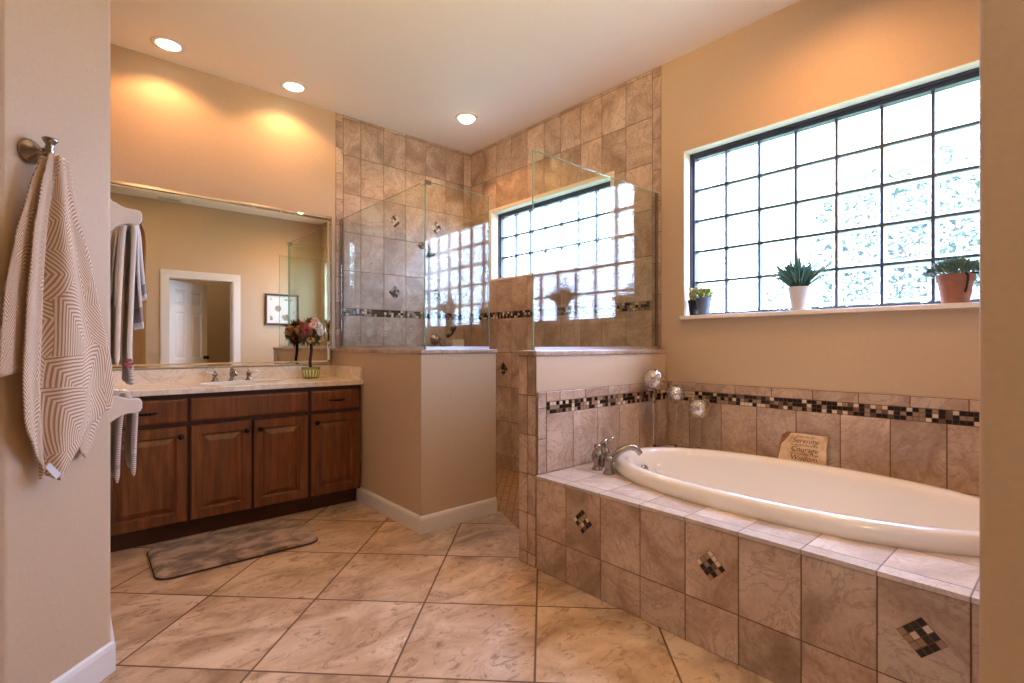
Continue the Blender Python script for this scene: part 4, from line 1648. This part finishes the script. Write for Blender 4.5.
# the viewer sees the side towards -x -y
vw = Vector((-0.33, -0.94, 0))
rt = Vector((0.94, -0.33, 0))
for (su, sv, dp, r, m_) in ((0.055, 0.045, 0.55, 0.042, 'rose_cream'), (0.068, 0.012, 0.55, 0.036, 'rose_cream'), (0.035, 0.085, 0.4, 0.034, 'rose_pink'), (-0.028, 0.012, 0.72, 0.040, 'rose_red'),
                            (-0.05, -0.02, 0.55, 0.032, 'rose_red'), (0.012, 0.055, 0.7, 0.030, 'rose_pink'), (-0.055, 0.055, 0.45, 0.034, 'rose_red'), (0.0, -0.06, 0.6, 0.028, 'rose_peach'),
                            (-0.03, 0.02, -0.8, 0.044, 'rose_peach'), (-0.085, 0.02, -0.25, 0.04, 'rose_peach'), (-0.045, -0.04, -0.6, 0.034, 'rose_red'), (0.05, 0.02, -0.75, 0.036, 'rose_red'),
                            (0.0, 0.09, -0.2, 0.034, 'rose_red'), (0.075, -0.05, 0.1, 0.028, 'rose_peach')):
    d = rt * su / 0.09 + Vector((0, 0, sv / 0.1)) + vw * dp
    c = HC + rt * su + Vector((0, 0, sv)) + vw * dp * 0.085
    o = obj('rose', rose(c, d, r), M[m_], r_, smooth=True, fix=False)
    o['label'] = {'rose_cream': 'cream rose', 'rose_pink': 'blush pink rose', 'rose_red': 'burgundy rose', 'rose_peach': 'peach rose'}[m_]

# ================================================================ RUG
rx0, rx1, ry0, ry1, rr_ = 0.335, 1.12, 2.955, 3.45, 0.07


def rrect(x0, x1, y0, y1, r, n=8):
    pts = []
    for (cx, cy, a0) in ((x1 - r, y1 - r, 0), (x0 + r, y1 - r, PI / 2), (x0 + r, y0 + r, PI), (x1 - r, y0 + r, 1.5 * PI)):
        for k in range(n + 1):
            a = a0 + PI / 2 * k / n
            pts.append((cx + r * math.cos(a), cy + r * math.sin(a)))
    return pts


rg = thing('bath_rug', 'mottled brown plush bath rug on the floor in front of the vanity', 'rug', ((rx0 + rx1) / 2, (ry0 + ry1) / 2, 0.001))
mb = MB()
rot = -0.02
c_, s_ = math.cos(rot), math.sin(rot)
mx, my = (rx0 + rx1) / 2, (ry0 + ry1) / 2
rt_ = lambda p: (mx + (p[0] - mx) * c_ - (p[1] - my) * s_, my + (p[0] - mx) * s_ + (p[1] - my) * c_)
R0 = [rt_(p) for p in rrect(rx0, rx1, ry0, ry1, rr_)]
n = len(R0)
v, f = [], []
for ins, z in ((0, 0.004), (0, 0.012), (0.006, 0.021), (0.02, 0.025)):
    k_ = [(mx + (p[0] - mx) * (1 - ins / 0.4), my + (p[1] - my) * (1 - ins / 0.25)) for p in R0]
    v += [(x, y, z) for x, y in k_]
for i in range(3):
    for k in range(n):
        f.append((i * n + k, i * n + (k + 1) % n, (i + 1) * n + (k + 1) % n, (i + 1) * n + k))
f.append(tuple(range(3 * n, 4 * n)))
mb.faces(v, f)
obj('pile', mb, M['rug'], rg, smooth=True)
mb = MB()
mb.prism([(mx + (p[0] - mx) * 1.012, my + (p[1] - my) * 1.018) for p in R0], 0.001, 0.010)
obj('binding', mb, M['rug_edge'], rg, bevel=0.003)

# ================================================================ HOOK AND PALM TOWEL on the 45 degree wall
E_ = Vector((1, 1, 0)) / math.sqrt(2)                    # along the wall, to the right
N_ = Vector((1, -1, 0)) / math.sqrt(2)                   # out of the wall
B0 = Vector((-0.132, 2.02, 0))
wp_ = lambda s, n, z: B0 + E_ * s + N_ * n + Vector((0, 0, z))
HS, HZ = 0.074, 1.722
hk = thing('towel_hook', 'brushed nickel double-flared robe hook on the angled wall', 'hook', tuple(wp_(HS, 0, HZ)))
mb = MB().lathe([(0.0, 0), (0.036, 0), (0.037, 0.004), (0.033, 0.010), (0.022, 0.018), (0.012, 0.030), (0.010, 0.036), (0.010, 0.044), (0, 0.046)], wp_(HS, 0.0005, HZ), N_, 32)
obj('base_plate', mb, M['nickel'], hk, smooth=True)
mb = MB().tube(smooth_path([wp_(HS, 0.032, HZ), wp_(HS + 0.003, 0.043, HZ - 0.005), wp_(HS + 0.006, 0.052, HZ + 0.001), wp_(HS + 0.007, 0.056, HZ + 0.016)], 5), [0.010] * 16, 14)
mb.lathe([(0.009, -0.010), (0.012, -0.004), (0.009, 0.004), (0.011, 0.010), (0.009, 0.016), (0.016, 0.026), (0.020, 0.033), (0.017, 0.037), (0, 0.036)], wp_(HS + 0.007, 0.056, HZ + 0.004), (0.05, -0.05, 1), 24)
obj('post', mb, M['nickel'], hk, smooth=True)

# towel: gathered at the hook, falling in folds; left lobe, groove, right lobe
tw_root = thing('bath_towel', 'tan and cream palm patterned bath towel hanging from the nickel hook', 'towel', tuple(wp_(HS, 0, 0.72)))


def towel_lobe(name, zs, left, right, bottom, folds, base_n, amp, nu=44, nv=60, parent=None, uvo=0.0, mat='towel_palm', solid=0.006):
    """left/right: edges [(z, s)], bottom: fn(u)->z"""
    def interp(tab, z):
        for (z0, s0), (z1, s1) in zip(tab, tab[1:]):
            if z <= z0 and z >= z1:
                t = (z0 - z) / (z0 - z1)
                t = t * t * (3 - 2 * t) * 0.4 + t * 0.6
                return s0 + (s1 - s0) * t
        return tab[-1][1]
    mb = MB()
    uv = []
    for j in range(nv + 1):
        for i in range(nu + 1):
            u = i / nu
            zb = bottom(u)
            z = zs + (zb - zs) * j / nv
            l, r = interp(left, z), interp(right, z)
            s = l + (r - l) * u
            k = min(1.0, (zs - z) / 0.35)
            nn_ = base_n(u, z) + amp * k * folds(u, z)
            nn_ = max(nn_, 0.010)
            mb.v.append(tuple(wp_(s, nn_, z)))
            uv.append((uvo + u * 0.34 + 0.02 * math.sin(z * 9), z * 1.0))
    for j in range(nv):
        for i in range(nu):
            a = j * (nu + 1) + i
            mb.f.append((a, a + 1, a + nu + 2, a + nu + 1))
            mb.mi.append(0)
            mb.tid.append(0.0)
    return obj(name, mb, M[mat], parent, smooth=True, uv=uv, solid=solid, fix=False)


ZT = 1.716
bn = lambda z, top=0.066, low=0.040: low + (top - low) * math.exp(-(ZT - z) / 0.25)
# right lobe (in front)
right_e = [(1.73, 0.112), (1.66, 0.135), (1.55, 0.168), (1.40, 0.222), (1.25, 0.258), (1.10, 0.298), (1.02, 0.308), (0.94, 0.305), (0.86, 0.265), (0.70, 0.20)]
left_e = [(1.73, 0.088), (1.60, 0.092), (1.30, 0.092), (1.00, 0.088), (0.80, 0.090), (0.70, 0.094)]


def bot_r(u):
    # lowest next to the groove, rising to the right corner
    return 0.735 + 0.20 * max(0.0, (u - 0.18) / 0.82) ** 0.85 if u > 0.18 else 0.735 + 0.03 * (0.18 - u) / 0.18


lobeR = towel_lobe('front_fold', ZT, left_e, right_e, bot_r,
                   lambda u, z: 0.55 * math.sin(u * 5.2 + 0.4) + 0.25 * math.sin(u * 11 + z * 3) - 2.3 * math.exp(-(u / 0.11) ** 2),
                   lambda u, z: bn(z) + 0.012, 0.018, parent=tw_root)
# middle lobe to the left of the groove
left_m = [(1.73, 0.072), (1.60, 0.050), (1.45, 0.032), (1.25, 0.018), (1.05, 0.010), (0.95, 0.014), (0.85, 0.03), (0.75, 0.06)]
right_m = [(1.73, 0.094), (1.60, 0.092), (1.30, 0.090), (1.00, 0.086), (0.80, 0.092), (0.70, 0.10)]
lobeM = towel_lobe('middle_fold', ZT, left_m, right_m, lambda u: 0.90 - 0.155 * u ** 0.8,
                   lambda u, z: 0.5 * math.sin(u * 6.5 + 1.0) - 2.2 * math.exp(-((u - 1) / 0.16) ** 2), lambda u, z: bn(z, 0.066, 0.040), 0.016, nu=30, parent=tw_root, uvo=0.5)
# far left lobe, nearest the wall corner
left_l = [(1.73, 0.070), (1.60, 0.035), (1.45, -0.002 + 0.006), (1.30, -0.02), (1.15, -0.03), (1.05, -0.03)]
right_l = [(1.73, 0.085), (1.50, 0.06), (1.30, 0.045), (1.05, 0.035)]
lobeL = towel_lobe('rear_fold', ZT - 0.01, left_l, right_l, lambda u: 1.06 + 0.015 * u,
                   lambda u, z: 0.5 * math.sin(u * 5), lambda u, z: bn(z, 0.05, 0.022), 0.008, nu=20, parent=tw_root, uvo=1.1)
# hanging rear corner on the right
tri_l = [(1.00, 0.20), (0.90, 0.195), (0.80, 0.215), (0.76, 0.235)]
tri_r = [(1.00, 0.300), (0.93, 0.300), (0.85, 0.270), (0.76, 0.240)]
lobeC = towel_lobe('rear_corner', 1.00, tri_l, tri_r, lambda u: 0.79 - 0.012 * math.sin(PI * u) + 0.02 * abs(u - 0.5), lambda u, z: 0.3 * math.sin(u * 5), lambda u, z: 0.022, 0.006, nu=20, nv=20, parent=tw_root, uvo=1.7)
# care tag at the lower tip
mb = MB()
a_, b_2 = wp_(0.082, 0.055, 0.775), wp_(0.106, 0.058, 0.752)
mb.faces([wp_(0.066, 0.058, 0.788), wp_(0.078, 0.060, 0.800), wp_(0.112, 0.062, 0.758), wp_(0.098, 0.060, 0.745)], [(0, 1, 2, 3)])
o = obj('care_tag', mb, M['tag'], tw_root, solid=0.0015)
o['label'] = 'small white sewn label'

# ================================================================ TOWEL BARS on the left wall (seen end-on)
WX = 0.12


def towel_bar(label, z, h_wall, y0, y1, arm=0.10):
    root = thing('towel_bar', label, 'towel bar', (WX, (y0 + y1) / 2, z))
    obj('bar', MB().tube([(WX + 0.072, y0 + 0.01, z), (WX + 0.072, y1 - 0.01, z)], 0.0095, 14), M['porcelain'], root, smooth=True)
    hw = h_wall / 2
    for y in (y0, y1):
        top = [(0.0005, hw + 0.012), (0.010, hw * 0.86), (0.024, 0.048), (0.042, 0.038), (0.062, 0.034), (0.084, 0.034), (0.096, 0.030), (0.101, 0.018)]
        bot = [(0.101, -0.004), (0.094, -0.018), (0.080, -0.022), (0.060, -0.022), (0.042, -0.026), (0.024, -0.036), (0.010, -hw * 0.86), (0.0005, -hw)]
        mb = MB()
        mb.prism([(WX + a, z + b) for a, b in top + bot], y - 0.024, y + 0.024, lambda a, b, h: (a, h, b))
        obj('bracket', mb, M['porcelain'], root, bevel=0.006, seg=3, smooth=True)
    return root


towel_bar('white ceramic towel bar high on the left wall above the folded towels', 1.628, 0.125, 2.405, 2.86)
towel_bar('white ceramic towel bar low on the left wall in front of the vanity', 0.912, 0.11, 2.405, 2.86)


def hang(name, label, prof, th, y0, y1, mats, band=None, grp=None, flare=0.0, waves=0.003):
    """folded towel over a bar: prof = [(x, z)...] centre line from the back hem over the bar to the front hem"""
    P = smooth_path([(x, 0, z) for x, z in prof], 6)
    n = len(P)
    ny = 10
    v, f, mi, uv = [], [], [], []
    mb = MB()
    L = [0.0]
    for a, b in zip(P, P[1:]):
        L.append(L[-1] + (b - a).length)
    rowsz = []
    for i in range(n):
        d = (P[min(i + 1, n - 1)] - P[max(i - 1, 0)]).normalized()
        nr = Vector((d.z, 0, -d.x))
        for k in range(ny + 1):
            t = k / ny
            y = y0 + (y1 - y0) * t
            sag = max(0.0, (L[i] - L[-1] * 0.55) / (L[-1] * 0.45))
            p = P[i] + Vector((-flare * sag * t + waves * math.sin(t * 9 + i * 0.12), 0, 0))
            for s in (1, -1):
                tt = th / 2 * (0.55 if i in (0, n - 1) else 1) * (0.8 if k in (0, ny) else 1)
                q = p + nr * tt * s
                mb.v.append((q.x, y, q.z))
                uv.append((t * 0.3, L[i]))
    I = lambda i, k, s: (i * (ny + 1) + k) * 2 + s
    def add(fc, i):
        mb.f.append(fc)
        m_ = 0
        if band:
            for (b0_, b1_) in band:
                if b0_ <= L[-1] - L[i] <= b1_:
                    m_ = 1
        mb.mi.append(m_)
        mb.tid.append(0.0)
    for i in range(n - 1):
        for k in range(ny):
            add((I(i, k, 0), I(i, k + 1, 0), I(i + 1, k + 1, 0), I(i + 1, k, 0)), i)
            add((I(i, k, 1), I(i + 1, k, 1), I(i + 1, k + 1, 1), I(i, k + 1, 1)), i)
        add((I(i, 0, 0), I(i + 1, 0, 0), I(i + 1, 0, 1), I(i, 0, 1)), i)
        add((I(i, ny, 0), I(i, ny, 1), I(i + 1, ny, 1), I(i + 1, ny, 0)), i)
    for k in range(ny):
        add((I(0, k, 0), I(0, k, 1), I(0, k + 1, 1), I(0, k + 1, 0)), 0)
        add((I(n - 1, k, 0), I(n - 1, k + 1, 0), I(n - 1, k + 1, 1), I(n - 1, k, 1)), n - 1)
    zmin = min(p[2] for p in mb.v)
    o = obj(name, mb, [M[m] for m in mats], loc=(WX + 0.072, (y0 + y1) / 2, zmin), smooth=True, uv=uv, bevel=0.0)
    tag(o, label, 'towel', grp)
    return o


BZ = 1.628
BXC = WX + 0.072
t1 = hang('folded_bath_towel', 'long cream bath towel nearest the upper bar, hanging lowest behind the counter end',
          [(0.150, 1.07), (0.153, 1.25), (0.160, 1.45), (0.170, 1.60), (BXC, 1.648), (0.206, 1.61), (0.205, 1.50), (0.197, 1.30), (0.190, 1.12), (0.193, 1.05), (0.194, 0.99)], 0.017, 2.47, 2.80, ['towel_cream', 'towel_leafy'], [(0.0, 0.10)])
t2 = hang('washcloth', 'white towel with a grey band flaring lowest over the cream bath towel',
          [(0.146, 1.30), (0.150, 1.45), (0.163, 1.61), (BXC, 1.659), (0.216, 1.60), (0.222, 1.45), (0.232, 1.30), (0.238, 1.215)], 0.007, 2.50, 2.77, ['towel_white', 'towel_band'], [(0.03, 0.10)], flare=0.012)
t3 = hang('washcloth', 'short white towel with a grey band, topmost layer on the upper bar',
          [(0.133, 1.33), (0.140, 1.48), (0.157, 1.63), (BXC, 1.668), (0.224, 1.61), (0.238, 1.46), (0.252, 1.335)], 0.007, 2.53, 2.74, ['towel_white', 'towel_band'], [(0.025, 0.08)], flare=0.014)
mb = MB()
for k in range(6):
    a = 2 * PI * k / 6
    mb.lathe([(0, 0), (0.006, 0), (0.005, 0.0012), (0, 0.0014)], (0.186 + 0.010 * math.cos(a), 2.4685, 1.075 + 0.016 * math.sin(a)), (0, -1, 0), 10)
mb.lathe([(0, 0), (0.005, 0), (0.004, 0.0014), (0, 0.0016)], (0.186, 2.4685, 1.075), (0, -1, 0), 10)
o = obj('embroidered_emblem', mb, M['red_thread'], t1)
o['label'] = 'red embroidered rosette'
t4 = hang('hand_towel', 'grey leaf patterned hand towel folded over the lower ceramic bar',
          [(0.150, 0.615), (0.153, 0.75), (0.164, 0.89), (BXC, 0.932), (0.209, 0.90), (0.207, 0.78), (0.205, 0.635)], 0.016, 2.47, 2.78, ['towel_leafy', 'towel_cream'], [(0.0, 0.02)])


# ================================================================ SHOWER FITTINGS on the mirror wall
sh = thing('overhead_shower', 'aged nickel shower head on its arm high on the tiled mirror wall', 'shower', (2.46, YM - 0.007, 2.06))
mb = MB().lathe([(0, 0), (0.034, 0), (0.034, 0.004), (0.016, 0.014), (0, 0.016)], (2.46, YM - 0.0075, 2.06), (0, -1, 0))
obj('flange', mb, M['dark_nickel'], sh, smooth=True)
arm = smooth_path([(2.46, YM - 0.015, 2.06), (2.46, YM - 0.07, 2.065), (2.452, YM - 0.13, 2.04), (2.445, YM - 0.16, 2.01)], 6)
obj('arm', MB().tube(arm, 0.010), M['dark_nickel'], sh, smooth=True)
obj('spray_head', MB().lathe([(0.011, -0.012), (0.015, 0), (0.018, 0.014), (0.036, 0.04), (0.046, 0.055), (0.045, 0.066), (0.038, 0.068), (0, 0.066)], (2.443, YM - 0.165, 2.004), (-0.12, -0.55, -0.8)), M['dark_nickel'], sh, smooth=True)
vx, vz = 2.60, 1.195
vl = thing('shower_valve', 'round aged nickel shower valve with lever on the tile behind the glass', 'shower valve', (vx, YM - 0.007, vz))
obj('escutcheon', MB().lathe([(0, 0), (0.052, 0), (0.052, 0.004), (0.040, 0.012), (0.022, 0.018), (0.022, 0.045), (0.030, 0.052), (0.028, 0.066), (0, 0.070)], (vx, YM - 0.0075, vz), (0, -1, 0)), M['dark_nickel'], vl, smooth=True)
obj('lever', MB().tube([(vx, YM - 0.06, vz), (vx + 0.02, YM - 0.07, vz - 0.035), (vx + 0.03, YM - 0.075, vz - 0.07)], [0.010, 0.008, 0.009]), M['dark_nickel'], vl, smooth=True)
hs = thing('hand_shower', 'dark curved hand shower bracket on the shower tile', 'hand shower', (2.75, YM - 0.007, 1.24))
mb = MB().lathe([(0, 0), (0.024, 0), (0.024, 0.004), (0.012, 0.012), (0.012, 0.05), (0, 0.052)], (2.80, YM - 0.0075, 1.30), (0, -1, 0))
obj('bracket', mb, M['bronze'], hs, smooth=True)
mb = MB().tube(smooth_path([(2.81, YM - 0.055, 1.335), (2.79, YM - 0.06, 1.29), (2.75, YM - 0.065, 1.245), (2.70, YM - 0.068, 1.228)], 5), [0.009] * 8 + [0.011] * 4 + [0.018] * 4, 12)
obj('wand', mb, M['bronze'], hs, smooth=True)
sd = thing('soap_dish', 'cream ceramic soap dish set on the shower wall tile', 'soap dish', (2.86, YM - 0.007, 1.10))
mb = MB().box((2.795, YM - 0.020, 1.09), (2.935, YM - 0.0075, 1.20))
obj('plate', mb, M['sill'], sd, bevel=0.006, seg=3)
mb = MB().prism([(2.80, YM - 0.015), (2.93, YM - 0.015), (2.925, YM - 0.075), (2.805, YM - 0.075)], 1.092, 1.112)
obj('tray', mb, M['sill'], sd, bevel=0.007, seg=3)


# ================================================================ RECESSED CEILING LIGHTS
def can(x, y, label, watts=CAN_W, r=0.082, proud=0.004, spread=140, blend=0.4, color=WARM):
    root = thing('recessed_ceiling_light', label, 'ceiling light', (x, y, ZC))
    obj('trim_ring', MB().lathe([(r * 0.80, -0.001), (r * 0.84, -0.007), (r, -0.006), (r + 0.012, 0.0), (r * 0.80, 0.0)], (x, y, ZC - 0.0005), seg=40), M['white'], root, smooth=True)
    obj('lens', MB().lathe([(r * 0.80, -0.001), (r * 0.70, -0.002 - proud), (r * 0.4, -0.003 - proud * 1.6), (0, -0.003 - proud * 1.8)], (x, y, ZC - 0.0005), seg=40), M['lamp'], root, smooth=True)
    l = bpy.data.lights.new('bulb', 'SPOT')
    l.energy = watts
    l.color = color
    l.spot_size = math.radians(spread)
    l.spot_blend = blend
    l.shadow_soft_size = 0.05
    lo = bpy.data.objects.new('bulb', l)
    COL.objects.link(lo)
    lo.parent = root
    lo.location = (0, 0, -0.02 - proud * 2)
    return root


can(0.487, 3.822, 'recessed ceiling light above the left end of the vanity mirror')
can(1.257, 3.838, 'recessed ceiling light above the right end of the vanity mirror')
can(2.507, 3.412, 'recessed ceiling light above the shower corner', proud=0.022)
can(2.45, 0.86, 'added unseen recessed ceiling light above the middle of the bathtub', 72, spread=165, blend=1.0)  # added lamp, warms the upper window wall
can(-0.62, -0.32, 'added unseen recessed ceiling light in the hall beyond the arch', 75, color=(1.0, 0.80, 0.60))  # added lamp, brightens the arch jamb
can(1.7, -1.0, 'added unseen recessed ceiling light in the closet behind the six panel door', 24, color=(1.0, 0.82, 0.62))  # added lamp, lifts the closet in the mirror view

# added spotlight just inside the arch, warms the upper walls and far ceiling (behind and above the camera's view)
SPX, SPY, SPZ = 0.15, 0.62, 2.30
pn = thing('added_spotlight', 'added unseen swivel spotlight just inside the arch, warming the upper walls', 'spotlight', (SPX, SPY, SPZ))
aim = Vector((math.cos(math.radians(47)) * math.cos(math.radians(33)), math.sin(math.radians(47)) * math.cos(math.radians(33)), math.sin(math.radians(33))))
obj('head', MB().lathe([(0, -0.16), (0.035, -0.155), (0.05, -0.12), (0.055, -0.02), (0.06, 0.0), (0.052, 0.0), (0.046, -0.03), (0, -0.035)], (SPX, SPY, SPZ), aim, 28), M['dark_nickel'], pn, smooth=True)
obj('canopy', MB().lathe([(0, 0), (0.06, 0), (0.06, -0.01), (0.03, -0.03), (0, -0.032)], (SPX - 0.06, SPY - 0.05, ZC - 0.0005)), M['dark_nickel'], pn, smooth=True)
obj('stem', MB().tube([(SPX - 0.06, SPY - 0.05, SPZ - 0.045), (SPX - 0.06, SPY - 0.05, ZC - 0.02)], 0.008, 10), M['dark_nickel'], pn, smooth=True)
l = bpy.data.lights.new('bulb', 'SPOT')
l.energy = 205.0
l.color = (1.0, 0.66, 0.33)
l.spot_size = math.radians(96)
l.spot_blend = 0.7
l.shadow_soft_size = 0.04
lo = bpy.data.objects.new('bulb', l)
COL.objects.link(lo)
lo.parent = pn
lo.location = aim * 0.005
lo.rotation_mode = 'QUATERNION'
lo.rotation_quaternion = Vector((0, 0, -1)).rotation_difference(aim)

# ceiling vent, picture (both seen in the mirror)
vt = thing('ceiling_vent', 'small white ceiling air vent near the arch, seen in the mirror', 'vent', (1.02, 0.20, ZC))
mb = MB()
for a, b in (((0.885, 0.13), (1.155, 0.15)), ((0.885, 0.25), (1.155, 0.27)), ((0.885, 0.15), (0.905, 0.25)), ((1.135, 0.15), (1.155, 0.25))):
    mb.box((*a, ZC - 0.010), (*b, ZC - 0.0005))
obj('frame', mb, M['white'], vt, bevel=0.002)
obj('dark_opening', MB().box((0.905, 0.15, ZC - 0.002), (1.135, 0.25, ZC - 0.0005)), M['black'], vt)
for k in range(5):
    y = 0.16 + 0.02 * k
    mb = MB()
    mb.prism([(y - 0.007, ZC - 0.003), (y + 0.004, ZC - 0.010), (y + 0.006, ZC - 0.009), (y - 0.005, ZC - 0.002)], 0.905, 1.135, lambda a, b, h: (h, a, b))
    obj('louvre', mb, M['white'], vt)

pc = thing('framed_shell_print', 'framed shell print with white mat on the wall behind, seen in the mirror', 'picture', (2.445, YA1, 1.44))
x0, x1, z0_, z1_ = 2.205, 2.69, 1.44, 1.905
mb = MB()
e = 0.028
mb.box((x0, YA1 + 0.001, z0_), (x1, YA1 + 0.026, z0_ + e)).box((x0, YA1 + 0.001, z1_ - e), (x1, YA1 + 0.026, z1_)).box((x0, YA1 + 0.001, z0_ + e), (x0 + e, YA1 + 0.026, z1_ - e)).box((x1 - e, YA1 + 0.001, z0_ + e), (x1, YA1 + 0.026, z1_ - e))
obj('frame', mb, M['pict_frame'], pc, bevel=0.004)
obj('mat_board', MB().box((x0 + e, YA1 + 0.002, z0_ + e), (x1 - e, YA1 + 0.010, z1_ - e)), M['mat_board'], pc)
obj('print', MB().box((x0 + 0.07, YA1 + 0.0095, z0_ + 0.07), (x1 - 0.07, YA1 + 0.0115, z1_ - 0.07)), M['print'], pc)

# ================================================================ OUTSIDE
struct('ground', MB().box((XW + 0.2, -12, -0.3), (26, 16, -0.2)), M['grass'])


def tree(x, y, h, r, n, label, seed):
    rn = random.Random(seed)
    root = thing('garden_tree', label, 'tree', (x, y, -0.2), 'garden trees outside the windows')
    trunk = MB().tube(smooth_path([(x, y, -0.2), (x + 0.04, y - 0.03, h * 0.35), (x, y + 0.03, h * 0.8)], 4), 0.07, 10)
    for k in range(7):
        a = k * 0.9
        trunk.tube([(x, y, h * 0.45 + 0.05 * k), (x + r * 0.6 * math.cos(a), y + r * 0.6 * math.sin(a), h * 0.75 + 0.1 * k)], [0.03, 0.01], 6)
    obj('trunk', trunk, M['bark'], root, smooth=True)
    mb = MB()
    for k in range(n):
        d = Vector((rn.gauss(0, 1), rn.gauss(0, 1), rn.gauss(0, 1))).normalized() * rn.random() ** 0.4
        c = Vector((x + d.x * r, y + d.y * r, h * 0.78 + d.z * r * 1.05))
        small_leaf(mb, c, (d.x + rn.uniform(-.7, .7), d.y + rn.uniform(-.7, .7), rn.uniform(-0.8, 0.5)), rn.uniform(0.12, 0.22), 0.05)
    obj('foliage', mb, M['tree_leaf'], root, fix=False)


tree(7.0, 1.30, 2.9, 0.95, 1700, 'rounded green tree blurred behind the right half of the tub window', 1)
tree(8.6, 2.75, 2.1, 0.7, 900, 'low green shrub tree blurred behind the middle of the tub window', 2)
tree(7.6, -0.85, 2.2, 0.8, 900, 'green shrub tree blurred behind the entry end of the tub window', 3)
